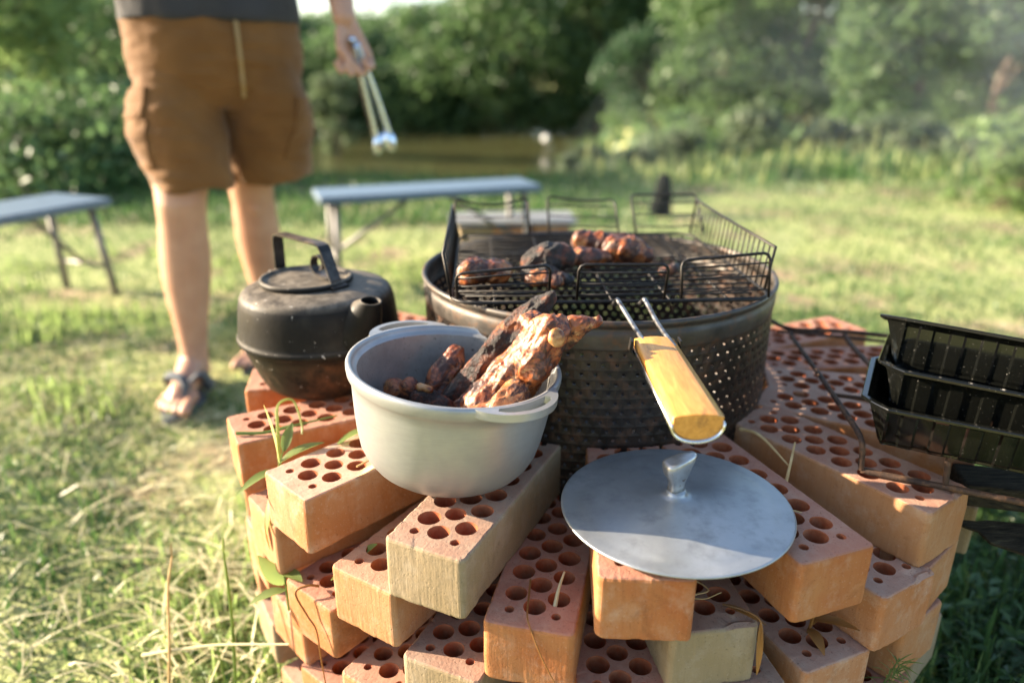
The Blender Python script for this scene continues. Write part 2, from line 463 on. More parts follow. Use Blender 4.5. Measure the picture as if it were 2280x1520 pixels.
# fourth course and below
brick((-.148, .580), 238, 3, B_TAN, 'fourth course brick at the bottom edge with the shadowed straw strewn top', 2)
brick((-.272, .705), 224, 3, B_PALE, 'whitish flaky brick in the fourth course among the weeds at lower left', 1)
brick((.480, .665), 313, 3, B_GREY, 'grey bluish brick low at the right beside the dark weeds', 0)
brick((.385, .575), 299, 3, B_ORANGE, 'reddish brick in the fourth course below the feathery weed', 5)
brick((.02, .515), 258, 3, B_ORANGE, 'fourth course brick in the dark at the bottom edge under the red one', 6)
brick((-.355, .83), 206, 3, B_TAN, 'fourth course brick at the left foot of the stack', 4)
brick((-.222, .652), 231, 4, B_ORANGE, 'reddish brick in the fifth course at the bottom edge under dry stems', 3)
brick((-.33, .78), 213, 4, B_GREY, 'fifth course brick sunk in the grass at the lower left', 0)
brick((.435, .61), 307, 4, B_GREY, 'fifth course brick at the lower right, nearly lost in shade', 1)
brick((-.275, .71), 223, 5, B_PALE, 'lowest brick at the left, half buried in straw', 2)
# ------------------------------------------------------------------ grill drum: a perforated steel drum
STEEL = mat('sooty_steel', (.10, .085, .07), .5, .35); h = NT(STEEL); co = h.co(rnd=False)
n1 = h.noise(co, 9, 5, .65); n2 = h.noise(co, 70, 4, .6); n3 = h.noise(h.co((3, 3, 30), rnd=False), 12, 3)
c = h.ramp(n1, [(.32, (.028, .024, .021)), (.5, (.070, .059, .049)), (.68, (.14, .12, .10))])
c = h.mix(h.mul(h.f(n2, .52, .7), .6), c, (.16, .075, .035)); c = h.mix(h.mul(h.f(n3, .55, .75), .4), c, (.03, .026, .024))
h.color(c); h.rough(h.f(n2, .3, .7, .36, .62)); h.bump(n2, .25, .001)
RUST = mat('scorched_perforated_steel', (.07, .05, .04), .5, .3); h = NT(RUST); co = h.co(rnd=False)
n1 = h.noise(co, 11, 5, .65); n2 = h.noise(co, 60, 4, .6)
c = h.ramp(n1, [(.3, (.008, .0065, .0055)), (.52, (.020, .014, .011)), (.72, (.052, .035, .027))]); c = h.mix(h.mul(h.f(n2, .5, .72), .6), c, (.15, .065, .03))
h.color(c); h.rough(h.f(n2, .3, .7, .35, .6)); h.bump(n2, .3, .001)
ASH = mat('ash_and_charcoal', (.05, .047, .045), .95); h = NT(ASH); n1 = h.noise(h.co(rnd=False), 40, 6, .7)
h.color(h.ramp(n1, [(.35, (.015, .014, .013)), (.6, (.09, .085, .08)), (.75, (.30, .28, .26))])); h.bump(n1, 1, .02)
DC = Vector((.115, .968, 0)); DR = .2335
drum = thing('grill_drum', 'round dark steel drum full of small holes, standing inside the brick ring as the grill', 'grill', (DC.x, DC.y, .10))
ncol, nrow, dz = 94, 26, .0115
V, F, FM = [], [], []; key = {}
def dv(a, r, z):
    k = (round(a * 4096 / (2 * PI)) % 4096, round(r * 20000), round(z * 20000))
    if k not in key:
        key[k] = len(V); V.append((DC.x + r * math.cos(a), DC.y + r * math.sin(a), z))
    return key[k]
da = 2 * PI / ncol; ztop = .4740
for j in range(nrow):
    zc = ztop - dz * (j + .5)
    for i in range(ncol):
        ac = da * (i + .5 * (j % 2)); o, q = [], []
        for (sa, sz) in ((-1, -1), (0, -1), (1, -1), (1, 0), (1, 1), (0, 1), (-1, 1), (-1, 0)):
            o.append(dv(ac + sa * da / 2, DR, zc + sz * dz / 2))
            L = math.hypot(sa, sz); q.append(dv(ac + sa / L * .0022 / DR, DR - .0006, zc + sz / L * .0022))
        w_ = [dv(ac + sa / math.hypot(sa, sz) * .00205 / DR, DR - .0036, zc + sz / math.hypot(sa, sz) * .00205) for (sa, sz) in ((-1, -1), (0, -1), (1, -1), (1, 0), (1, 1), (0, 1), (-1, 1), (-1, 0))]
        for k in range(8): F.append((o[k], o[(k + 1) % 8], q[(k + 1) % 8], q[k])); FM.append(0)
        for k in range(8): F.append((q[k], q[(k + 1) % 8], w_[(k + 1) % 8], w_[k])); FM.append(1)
LIP = mat('glint_hole_edge', (.60, .55, .49), .36, .6)  # pale metal colour puts the sky glint into the hole lips
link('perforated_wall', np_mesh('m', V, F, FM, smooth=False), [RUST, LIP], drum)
bm = bmesh.new(); M = Matrix.Translation(DC)
lathe(bm, [(DR, .474), (DR + .0006, .4755), (.2342, .478), (.2352, .482), (.2354, .490), (.2345, .495), (.2326, .4975), (.2335, .4995), (.2362, .502), (.2372, .505),
           (.2362, .5078), (.2335, .5084), (.231, .5068), (.2300, .503), (.2310, .499), (.2316, .494), (.2322, .486), (.2316, .479), (.2302, .4755), (.2300, .4745)], 128, M, close=True)
link('rim_band', bm_mesh(bm, smooth=True), STEEL, drum)
bm = bmesh.new()
lathe(bm, [(0, .232), (.08, .236), (.16, .230), (.225, .225), (.2305, .19), (.225, .12), (0, .11)], 64, M)
link('ash_bed', bm_mesh(bm, smooth=True), ASH, drum)

# ------------------------------------------------------------------ grill basket
WIRE = mat('blackened_wire', (.045, .036, .03), .48, .4); h = NT(WIRE); n1 = h.noise(h.co(rnd=False), 130, 4, .7)
h.color(h.ramp(n1, [(.35, (.006, .0055, .005)), (.62, (.022, .017, .013)), (.80, (.10, .06, .035))])); h.bump(n1, .5, .0008)
ROD = mat('bright_rod', (.35, .34, .33), .32, .9); h = NT(ROD); n1 = h.noise(h.co(rnd=False), 90, 4); h.color(h.ramp(n1, [(.35, (.12, .10, .09)), (.6, (.42, .41, .40))]))
bk = thing('grill_basket', 'long handled wire grill basket resting open on the drum, its wire flaps folded up', 'grill basket', (.12, .965, .508))
bx0, bx1, by0, by1, bz = -.077, .294, .792, 1.150, .5125
yaw = R(2.5); BM = Matrix.Translation((.119, .968, 0)) @ Matrix.Rotation(yaw, 4, 'Z') @ Matrix.Translation((-.119, -.968, 0))
def W(x, y, z): return BM @ Vector((x, y, z))
bm = bmesh.new()
loop = []
for cx, cy, a0 in ((bx1 - .03, by1 - .03, 0), (bx0 + .03, by1 - .03, 90), (bx0 + .03, by0 + .03, 180), (bx1 - .03, by0 + .03, 270)):
    loop += [W(cx + .03 * math.cos(R(a0 + 15 * k)), cy + .03 * math.sin(R(a0 + 15 * k)), bz) for k in range(7)]
tube(bm, loop + loop[:1], .0021, 8)
link('base_frame', bm_mesh(bm, smooth=True), WIRE, bk)
bm = bmesh.new(); nw = 18
for k in range(nw):
    y = by0 + .008 + (by1 - by0 - .016) * k / (nw - 1); e = .0 if .03 < y - by0 < by1 - by0 - .03 else .016
    tube(bm, [W(bx0 + e, y, bz), W((bx0 + bx1) / 2, y + random.uniform(-.002, .002), bz - .0015 + random.uniform(-.001, .001)), W(bx1 - e, y, bz)], .0011, 6)
for k in range(5):
    x = bx0 + .05 + (bx1 - bx0 - .1) * k / 4
    tube(bm, [W(x, by0, bz - .0028), W(x, by1, bz - .0028)], .0016, 6)
tag(link('base_wires', bm_mesh(bm, smooth=True), WIRE, bk))
def flap(x0, x1, y, hl, hr, lean, dip=0.0, nrod=3):
    """a U of thick wire with thin rods between its posts"""
    bm = bmesh.new(); r = .007; pts = [W(x0, y, bz)]
    pts += [W(x0, y + lean * .85, bz + hl - r), W(x0 + r * .3, y + lean * .97, bz + hl - r * .3), W(x0 + r, y + lean, bz + hl)]
    for k in range(1, 6):
        t = k / 6; pts.append(W(x0 + r + (x1 - x0 - 2 * r) * t, y + lean, bz + hl + (hr - hl) * t - dip * math.sin(PI * t)))
    pts += [W(x1 - r, y + lean, bz + hr), W(x1 - r * .3, y + lean * .97, bz + hr - r * .3), W(x1, y + lean * .85, bz + hr - r), W(x1, y, bz)]
    tube(bm, pts, .0018, 8)
    for k in range(nrod):
        t = (k + .6) / (nrod + .3)
        j = [random.uniform(-.0015, .0015) for _ in range(3)]
        tube(bm, [W(x0, y + lean * t, bz + hl * t), W((x0 + x1) / 2, y + lean * t + j[0], bz + (hl + hr) / 2 * t + j[1] - dip * .5 * t), W(x1, y + lean * t, bz + hr * t)], .00105, 6)
    link('side_flap', bm_mesh(bm, smooth=True), WIRE, bk)
flap(-.070, .035, by0 + .016, .036, .044, -.020)
flap(.066, .166, by0 + .002, .046, .045, -.012)
flap(.188, .290, by0 + .008, .043, .050, .010)
flap(-.083, .036, by1 + .01, .050, .050, .035, .010)
flap(.068, .180, by1 + .005, .052, .046, .05, .004)
flap(.208, .318, by1 + .005, .052, .052, .06)
def comb(pa, pb, hgt, off, nn):
    bm = bmesh.new(); pa, pb = Vector(pa), Vector(pb); o = Vector(off); up = Vector((0, 0, hgt))
    tube(bm, [pa + (pb - pa) * .01, pa + o + up, pa + (pb - pa) * .5 + o + up * .98, pb + o + up, pb], .0018, 8)
    for k in range(1, nn):
        q = pa + (pb - pa) * k / nn; j = Vector((0, random.uniform(-.002, .002), 0))
        tube(bm, [q, q + o * .5 + up * .5 + j, q + o + up * .985], .0010, 6)
    link('side_flap', bm_mesh(bm, smooth=True), WIRE, bk)
comb(W(bx1, by0 + .03, bz), W(bx1, by1 - .0, bz), .054, (.006, 0, 0), 20)
comb(W(bx0, by0 + .02, bz), W(bx0, by1 - .02, bz), .052, (-.008, 0, 0), 18)
for (x, xe) in ((.117, .131), (.147, .158)):
    bm = bmesh.new()
    tube(bm, smooth_path([(x - .002, by0 + .012, bz - .004), (x - .001, by0 - .004, bz - .001), (x, by0 - .016, bz + .007), (x + .002, by0 - .026, bz + .0055), (xe - .004, .725, .5085), (xe + .003, .67, .503)], 6), .0026, 10)
    link('handle_rod', bm_mesh(bm, smooth=True), ROD, bk)
WOOD = mat('yellow_varnished_wood', (.62, .30, .06), .38, coat=.25); h = NT(WOOD); co = h.co((10, 1.2, 10), rnd=False)
g1 = h.noise(co, 24, 4, .6, .4); g2 = h.noise(h.co((1, .35, 1), rnd=False), 55, 4, .7)
c = h.ramp(g1, [(.3, (.46, .185, .028)), (.55, (.58, .265, .048)), (.75, (.66, .34, .08))])
c = h.mix(h.mul(h.f(g2, .60, .72), .7), c, (.20, .085, .025)); h.color(c); h.rough(h.f(g2, .3, .7, .3, .5)); h.bump(g1, .15, .0008)
END = mat('end_grain_wood', (.42, .25, .10), .7)
ALU = mat('bright_metal_cap', (.75, .75, .74), .22, 1.0)
gA, gB = Vector((.1430, .690, .5055)), Vector((.1490, .5215, .5005))
gd = (gB - gA).normalized(); gx = Vector((0, 0, 1)).cross(gd).normalized() * -1; gz = gx.cross(gd); gz = gz if gz.z > 0 else -gz
def grip_ring(p, w, th, crown):
    pts = []
    for k in range(9): t = -1 + 2 * k / 8; pts.append(p + gx * t * w / 2 + gz * crown * (1 - t * t))
    for k in range(1, 14): a = PI * k / 14; pts.append(p + gx * math.cos(a) * w / 2 - gz * (.004 + math.sin(a) ** .8 * th))
    return pts
bm = bmesh.new(); rings = []
for t, w, th in ((0, .0385, .013), (.012, .0402, .0145), (.35, .0405, .0155), (.7, .0412, .0162), (.985, .0418, .0168), (1, .0408, .016)):
    rings.append([bm.verts.new(q) for q in grip_ring(gA.lerp(gB, t), w, th, .0022)])
for a, b in zip(rings, rings[1:]):
    for k in range(len(a)): bm.faces.new((a[k], a[(k + 1) % len(a)], b[(k + 1) % len(a)], b[k]))
bm.faces.new(rings[0]); fe = bm.faces.new(rings[-1]); fe.material_index = 1
me = bm_mesh(bm); gp = link('wooden_grip', me, [WOOD, END], bk)
for p in me.polygons: p.use_smooth = len(p.vertices) == 4
bm = bmesh.new()
for sgn in (0,):
    pr, po = [], []
    for t in (.0, 1.004):
        p = gA.lerp(gB, t)
        pr.append([bm.verts.new(p + gx * math.cos(PI * k / 20) * .0222 - gz * (.006 + math.sin(PI * k / 20) ** .8 * .0178)) for k in range(21)])
        po.append([bm.verts.new(p + gx * math.cos(PI * k / 20) * .0208 - gz * (.006 + math.sin(PI * k / 20) ** .8 * .0158)) for k in range(21)])
    for k in range(20):
        bm.faces.new((pr[0][k], pr[0][k + 1], pr[1][k + 1], pr[1][k])); bm.faces.new((po[0][k], po[1][k], po[1][k + 1], po[0][k + 1]))
        bm.faces.new((pr[1][k], pr[1][k + 1], po[1][k + 1], po[1][k])); bm.faces.new((pr[0][k], po[0][k], po[0][k + 1], pr[0][k + 1]))
    for k in (0, 20): bm.faces.new((pr[0][k], pr[1][k], po[1][k], po[0][k]))
link('metal_channel', bm_mesh(bm, smooth=True), ALU, gp)
bm = bmesh.new()
strap(bm, [gA + gx * .024 + gz * .003 + gd * .010, gA + gx * .0255 - gz * .008 + gd * .010, gA + gx * .012 - gz * .0205 + gd * .010, gA - gx * .012 - gz * .0205 + gd * .010, gA - gx * .0255 - gz * .008 + gd * .010, gA - gx * .024 + gz * .003 + gd * .010], .012, .0018, gd)
link('ring_clip', bm_mesh(bm), WIRE, bk)

# ------------------------------------------------------------------ aluminium pot
POT = mat('cast_aluminium', (.60, .59, .555), .40, .6); h = NT(POT); co = h.co(rnd=False)
n1 = h.noise(co, 14, 4, .6); n2 = h.noise(co, 300, 3, .7); n3 = h.noise(h.co((1, 1, 14), rnd=False), 60, 3)
sp = h.noise(co, 420, 2)
c = h.mix(h.f(n1, .35, .7), (.41, .415, .415), (.315, .32, .32)); c = h.mix(h.mul(h.f(n3, .4, .7), .3), c, (.28, .285, .285))
sxyz = h.n('ShaderNodeSeparateXYZ'); tcn = h.n('ShaderNodeTexCoord'); h.l(tcn.outputs['Object'], sxyz.inputs[0])
h.color(c); h.rough(h.f(n1, .3, .7, .36, .52)); h.bump(h.add(h.mul(n2, .6), n3), .12, .0006)
POTIN = mat('worn_aluminium_inside', (.42, .40, .375), .5, .5); h = NT(POTIN); co = h.co(rnd=False)
n1 = h.noise(co, 26, 5, .65); n2 = h.noise(co, 380, 3, .7); n4 = h.noise(co, 90, 3, .6)
c = h.mix(h.f(n1, .35, .7), (.36, .345, .32), (.25, .24, .225)); c = h.mix(h.mul(h.f(n2, .62, .70), .8), c, (.10, .08, .065)); c = h.mix(h.mul(h.f(n4, .68, .72), .9), c, (.05, .03, .02))
h.color(c); h.bump(n2, .2, .0006)
pn = Vector((.098, -.006, 1)).normalized()
PB = Vector((-.0698, .6900, .3598))
PM = Matrix.Translation(PB) @ Vector((0, 0, 1)).rotation_difference(pn).to_matrix().to_4x4()
pot = thing('cooking_pot', 'grey cast aluminium pot without its lid, filled with grilled meat, in front of the drum', 'pot', PB)
outer = [(0, 0), (.050, 0), (.063, .0018), (.0725, .0060), (.0805, .0120), (.0878, .0212), (.0930, .032), (.0966, .047), (.0994, .064), (.1015, .080), (.1032, .0945), (.1040, .1030),
         (.1068, .1062), (.1086, .1095), (.1096, .1145), (.1098, .1185), (.1090, .1207), (.1070, .1215)]
inner = [(.1045, .1209), (.1037, .1183), (.1029, .1160), (.1003, .1147), (.0985, .1131), (.0975, .104), (.0955, .086), (.0920, .066), (.0868, .046), (.0795, .030), (.0705, .0185), (.060, .0110), (.048, .0080), (0, .007)]
bm = bmesh.new(); lathe(bm, outer + inner[:5], 128, PM); me = bm_mesh(bm, smooth=True); pb_ = link('pot_body', me, POT, pot)
bm = bmesh.new(); lathe(bm, inner[4:], 128, PM); link('pot_inside', bm_mesh(bm, smooth=True), POTIN, pot)
def lug(ang):
    """flat cast ear with a long slot, flush with the rim"""
    bm = bmesh.new(); n = 40; z0, z1 = .1135, .1212
    def pt(r, a, z): return bm.verts.new(PM @ Vector((r * math.cos(a), r * math.sin(a), z)))
    ha = R(27); rows = []
    for k in range(n + 1):
        u = -1 + 2 * k / n; a = R(ang) + ha * u
        ro = .1075 + .0205 * (max(0, 1 - u * u)) ** .8 if abs(u) < 1 else .1075
        s = abs(u) / .60
        if s < 1: ri1, ri2 = .1098, min(ro - .0056, .1100 + .0125 * (1 - s ** 3.5) ** .5)
        else: ri1 = ri2 = (.1075 + ro) / 2
        rows.append([[pt(r, a, z) for r in (.1060, ri1, max(ri2, ri1), ro)] + [pt(ro - .0012, a, z + (.0011 if z == z1 else -.0011))] for z in (z0, z1)])
    for A, B in zip(rows, rows[1:]):
        lo, hi, lo2, hi2 = A[0], A[1], B[0], B[1]
        for (x, y) in ((0, 1), (2, 3)):
            bm.faces.new((hi[x], hi[y], hi2[y], hi2[x])); bm.faces.new((lo[x], lo2[x], lo2[y], lo[y]))
        bm.faces.new((lo[3], lo2[3], hi2[3], hi[3]))
        bm.faces.new((lo[1], lo2[1], hi2[1], hi[1])); bm.faces.new((lo[2], hi[2], hi2[2], lo2[2]))
    bmesh.ops.remove_doubles(bm, verts=bm.verts, dist=1e-5)
    loose = [v for v in bm.verts if not v.link_faces]; bmesh.ops.delete(bm, geom=loose, context='VERTS')
    link('handle', bm_mesh(bm, smooth=False), POT, pot)
lug(-50); lug(126)

# ------------------------------------------------------------------ pot lid
LID = mat('dull_aluminium_lid', (.50, .52, .53), .38, .7); h = NT(LID); co = h.co(rnd=False)
n1 = h.noise(co, 9, 5, .6); n2 = h.noise(co, 45, 4, .6); n3 = h.noise(co, 260, 3, .7)
tc = h.n('ShaderNodeTexCoord'); ln = h.n('ShaderNodeVectorMath', operation='LENGTH'); h.l(tc.outputs['Object'], ln.inputs[0])
wv2 = h.n('ShaderNodeTexNoise'); wv2.inputs['Scale'].default_value = 320; wv2.noise_dimensions = '1D'; h.l(ln.outputs['Value'], wv2.inputs['W'])
c = h.mix(h.f(n1, .35, .65), (.285, .30, .31), (.45, .46, .465)); c = h.mix(h.mul(h.f(n2, .5, .72), .5), c, (.20, .21, .215)); c = h.mix(h.mul(h.f(n3, .66, .74), .5), c, (.2, .2, .2))
h.color(c); h.rough(h.add(h.f(n1, .3, .7, .30, .46), h.mul(h.f(n2, .4, .7), .08))); h.bump(h.add(h.mul(wv2.outputs['Fac'], .5), h.mul(n2, .6)), .10, .0006)
LB = Vector((.1585, .606, .3555))
lid = thing('pot_lid', 'round dull aluminium lid with a flared knob, lying on the bricks beside the pot', 'lid', LB)
M = Matrix.Translation(LB) @ Euler((R(-.4), R(-.6), 0)).to_matrix().to_4x4()
bm = bmesh.new()
lathe(bm, [(.1095, .0075), (.1105, .0082), (.1108, .0092), (.1100, .0101), (.1085, .0104), (.1000, .0107), (.0955, .0112), (.0930, .0118), (.088, .0128), (.070, .0152), (.045, .0178), (.025, .0192), (.016, .0198), (.0120, .0208), (.0098, .0232), (.0094, .0258), (0, .0262)], 128, M)
lathe(bm, [(.1095, .0075), (.0960, .0072), (.0955, .0004), (.0925, .0002), (.0920, .0085), (.05, .0135), (0, .0165)], 128, M)
bmesh.ops.remove_doubles(bm, verts=bm.verts, dist=1e-6)
link('lid_plate', bm_mesh(bm, smooth=True), LID, lid)
bm = bmesh.new(); rings = []
KR = M @ Matrix.Rotation(R(20), 4, 'Z')
for z, a, b, lean in ((.0255, .0082, .0078, 0), (.030, .0078, .0068, 0), (.034, .0082, .0066, .0002), (.040, .0108, .0075, .0006), (.047, .0140, .0092, .001), (.053, .0160, .0105, .0016), (.0570, .0168, .0110, .002), (.0592, .0160, .0104, .002), (.0602, .0130, .008, .002)):
    ring = []
    for k in range(28):
        t = 2 * PI * k / 28; c_, s_ = math.cos(t), math.sin(t); e = .62
        x = math.copysign(abs(c_) ** e, c_) * a; y = math.copysign(abs(s_) ** e, s_) * b * (1 - .38 * (x / a + 1) / 2)
        ring.append(bm.verts.new(KR @ Vector((x + lean, y, z + (.0035 * (x / a) if z > .045 else 0)))))
    rings.append(ring)
for a, b in zip(rings, rings[1:]):
    for k in range(28): bm.faces.new((a[k], a[(k + 1) % 28], b[(k + 1) % 28], b[k]))
bm.faces.new(rings[0]); bm.faces.new(rings[-1])
KNOB = mat('worn_aluminium_knob', (.50, .50, .49), .36, .85); h = NT(KNOB); n1 = h.noise(h.co(rnd=False), 60, 4, .6); n2 = h.noise(h.co(rnd=False), 150, 3)
c = h.mix(h.f(n1, .35, .7), (.56, .56, .55), (.36, .35, .34)); h.color(h.mix(h.mul(h.f(n2, .63, .68), .7), c, (.16, .08, .04))); h.bump(n2, .15, .0008)
me = bm_mesh(bm, smooth=True); link('knob', me, KNOB, lid)

# ------------------------------------------------------------------ kettle
SOOT = mat('sooty_kettle', (.03, .027, .024), .55, .0, spec=.14); h = NT(SOOT); co = h.co(rnd=False)
n1 = h.noise(co, 12, 5, .65); n2 = h.noise(co, 60, 5, .7); n3 = h.noise(co, 120, 2); nv = h.noise(h.co((1, 1, .25), rnd=False), 90, 3)
c = h.ramp(n1, [(.3, (.005, .0045, .004)), (.55, (.010, .009, .008)), (.75, (.026, .023, .019))])
g = h.n('ShaderNodeNewGeometry'); sx = h.n('ShaderNodeSeparateXYZ'); h.l(g.outputs['Normal'], sx.inputs[0])
dusty = h.mul(h.f(sx.outputs[2], .35, .9), h.f(n2, .25, .62))
c = h.mix(h.mul(dusty, .85), c, (.20, .168, .130))
tc = h.n('ShaderNodeTexCoord'); sz = h.n('ShaderNodeSeparateXYZ'); h.l(tc.outputs['Object'], sz.inputs[0])
low = h.mul(h.f(sz.outputs[2], .070, .058), h.f(n2, .33, .62)); c = h.mix(h.mul(low, .7), c, (.055, .042, .026))
rustp = h.mul(low, h.f(h.noise(co, 7, 3), .52, .66)); c = h.mix(h.mul(rustp, .40), c, (.16, .05, .018))
c = h.mix(h.mul(h.f(n3, .70, .735), h.f(n1, .42, .6)), c, (.42, .39, .35))
h.color(c); h.rough(h.f(n2, .3, .7, .38, .66)); h.bump(n2, .35, .0012)
KB = Vector((-.2585, .926, .355)); M = Matrix.Translation(KB)
ket = thing('kettle', 'sooty black camp kettle with a strap handle standing on the bricks behind the pot', 'kettle', KB)
bm = bmesh.new()
lathe(bm, [(0, .001), (.060, .001), (.070, .0035), (.0775, .0095), (.0845, .0225), (.0910, .038), (.0968, .052), (.1005, .0615), (.1036, .0655), (.1064, .0675), (.1076, .0702), (.1068, .0730), (.1055, .0745), (.1048, .078),
           (.1036, .090), (.1020, .102), (.1004, .112), (.0988, .1185), (.0962, .1235), (.0920, .1268), (.085, .1290), (.072, .1310), (.060, .1320), (.0, .1320)], 96, M)
link('kettle_body', bm_mesh(bm, smooth=True), SOOT, ket)
bm = bmesh.new(); LM = M @ Matrix.Translation((-.014, .006, .1318))
lathe(bm, [(.0590, 0), (.0605, .0015), (.0605, .0050), (.0588, .0072), (.0562, .0072), (.0540, .0052), (.0530, .0040), (.040, .0050), (.02, .0062), (0, .0066)], 80, LM)
lidk = link('kettle_lid', bm_mesh(bm, smooth=True), SOOT, ket)
IRON = mat('black_strap_iron', (.028, .026, .025), .35, .6); h = NT(IRON); n1 = h.noise(h.co(rnd=False), 80, 4, .7); n2 = h.noise(h.co(rnd=False), 14, 3)
g = h.n('ShaderNodeNewGeometry'); sx = h.n('ShaderNodeSeparateXYZ'); h.l(g.outputs['Normal'], sx.inputs[0])
c = h.ramp(n1, [(.4, (.02, .018, .017)), (.62, (.05, .044, .04)), (.74, (.14, .10, .07))]); h.color(h.mix(h.mul(h.f(sx.outputs[2], .6, .95), h.f(n1, .35, .6)), c, (.24, .17, .12))); h.bump(n1, .3, .0008)
hd = Vector((.780, -.626, 0)); hn = Vector((.626, .780, 0)); hc = KB + Vector((-.012, .010, 0))
def HP(s, z): return hc + hd * s + Vector((0, 0, z))
bm = bmesh.new()
strap(bm, [HP(-.064, .1330), HP(-.0625, .142), HP(-.0620, .174), HP(-.0605, .1815), HP(-.054, .184), HP(.030, .182), HP(.0365, .180), HP(.041, .174), HP(.056, .1415), HP(.058, .1338)], .0165, .0024, hn)
link('handle', bm_mesh(bm), IRON, ket)
for s in (-.064, .058):
    bm = bmesh.new(); q = hc + hd * s; box(bm, (0, 0, 0), (.019, .026, .005), Matrix.Translation((q.x, q.y, KB.z + .1338)) @ Matrix.Rotation(math.atan2(hd.y, hd.x), 4, 'Z'), .0012)
    link('handle_bracket', bm_mesh(bm), IRON, ket)
bm = bmesh.new(); q0 = KB + Vector((.008, .0, .1405)); sp_ = [(.034, .0005), (.020, .0008), (.006, .0008), (-.006, .0022), (-.0125, .008), (-.0135, .0155), (-.0095, .0225), (-.001, .0255), (.007, .0232), (.0108, .0165), (.0085, .0108), (.0035, .0085)]
strap(bm, smooth_path([q0 + hd * s + Vector((0, 0, z)) for s, z in sp_], 4), .0115, .0018, hn)
link('loop_knob', bm_mesh(bm, smooth=False), IRON, lidk, world=True)
sd = Vector((.73, -.68, 0)).normalized(); bm = bmesh.new(); rings = []; up_ = Vector((0, 0, 1)); sv = up_.cross(sd)
for o_, z, r, tl, el in ((.070, .070, .036, 60, 1.25), (.090, .084, .030, 52, 1.2), (.103, .098, .0235, 40, 1.1), (.112, .110, .0180, 28, 1.05), (.1175, .1185, .0145, 12, 1.0), (.1185, .1205, .0140, 9, 1.0), (.1178, .1200, .0120, 9, 1.0), (.112, .110, .0125, 25, 1.0), (.098, .092, .010, 40, 1.0)):
    r *= (1.1 if o_ < .1 else .92); p = KB + sd * (o_ + .001) + up_ * (z + .012); ax = (up_ * math.cos(R(tl)) + sd * math.sin(R(tl))).normalized(); e1 = sv; e2 = ax.cross(e1).normalized()
    rings.append([bm.verts.new(p + (e1 * math.cos(2 * PI * k / 28) + e2 * math.sin(2 * PI * k / 28) * el) * r) for k in range(28)])
for a, b in zip(rings, rings[1:]):
    for k in range(28): bm.faces.new((a[k], a[(k + 1) % 28], b[(k + 1) % 28], b[k]))
link('spout', bm_mesh(bm, smooth=True), SOOT, ket)

for o in [k for k in COL.objects if k.parent == ket or (k.parent and k.parent.parent == ket)]:
    o.data.transform(Matrix.Diagonal((1.0, 1.0, 1.075, 1)))
# ------------------------------------------------------------------ grilled meat
MEAT = mat('grilled_meat', (.3, .1, .04), .42, coat=.12); h = NT(MEAT); co = h.co()
n1 = h.noise(co, 24, 4, .6, .6); n2 = h.noise(co, 62, 5, .7, .5); n3 = h.noise(co, 240, 4, .7); n4 = h.noise(co, 40, 3, .6, 1.4); n5 = h.noise(h.co((1, 1, .3)), 190, 3, .6)
c = h.ramp(n1, [(.30, (.085, .018, .006)), (.42, (.24, .054, .013)), (.57, (.36, .120, .034)), (.76, (.42, .215, .085))])
c = h.mix(h.mul(h.f(n4, .58, .68), .6), c, (.58, .36, .16)); c = h.mix(h.mul(h.f(n5, .52, .68), .55), c, (.14, .032, .010)); c = h.mix(h.f(n2, .485, .58), c, (.045, .013, .006))
c = h.mix(h.mul(h.f(n3, .58, .68), .75), c, (.012, .007, .005)); c = h.mix(h.mul(h.f(n4, .35, .27), .5), c, (.26, .030, .010))
h.color(c); h.rough(h.f(n2, .35, .6, .24, .6)); h.bump(h.add(n2, h.add(h.mul(n3, .7), h.mul(n5, .5))), .45, .003)
CHAR = mat('charred_meat', (.02, .015, .012), .5, coat=.1); h = NT(CHAR); co = h.co()
n1 = h.noise(co, 34, 4, .6, .5); n2 = h.noise(co, 150, 5, .75); n3 = h.noise(co, 380, 3, .7); n5 = h.noise(h.co((1, 1, .3)), 120, 3, .6)
c = h.ramp(n1, [(.38, (.010, .008, .007)), (.50, (.026, .014, .009)), (.57, (.13, .032, .010)), (.68, (.34, .115, .030)), (.78, (.46, .24, .09))]); c = h.mix(h.mul(h.f(n5, .5, .64), .8), c, (.014, .010, .008)); c = h.mix(h.mul(h.f(n3, .64, .72), .5), c, (.14, .125, .11))
h.color(c); h.rough(h.f(n2, .3, .65, .26, .7)); h.bump(h.add(n2, h.mul(n3, .8)), 1.0, .004)
DARKM = MEAT.copy(); DARKM.name = 'dark_grilled_meat'
for nd in DARKM.node_tree.nodes:                              # same meat, longer over the coals: more of it is black
    if nd.type == 'MAP_RANGE' and abs(nd.inputs['From Min'].default_value - .485) < 1e-3 and abs(nd.inputs['From Max'].default_value - .58) < 1e-3:
        nd.inputs['From Min'].default_value = .43; nd.inputs['From Max'].default_value = .53
BONE = mat('bone', (.66, .50, .30), .4); h = NT(BONE); n1 = h.noise(h.co(), 70, 4, .65); h.color(h.ramp(n1, [(.34, (.48, .31, .15)), (.50, (.36, .17, .05)), (.60, (.12, .035, .012))]))
def blob(bm, c, r, M=None):
    r = (r, r, r) if isinstance(r, (int, float)) else r
    T = Matrix.Translation(c) @ (M or Matrix.Identity(4)) @ Matrix.Diagonal((*r, 1))
    bmesh.ops.create_icosphere(bm, subdivisions=3, radius=1, matrix=T)
def chain(bm, pts, rads, n=9):
    for (a, ra), (b, rb) in zip(zip(pts, rads), zip(pts[1:], rads[1:])):
        a, b = Vector(a), Vector(b)
        for k in range(n):
            t = k / (n - 1); r = (tuple(x + (y - x) * t for x, y in zip(ra, rb)) if isinstance(ra, tuple) else ra + (rb - ra) * t)
            blob(bm, a.lerp(b, t), r)
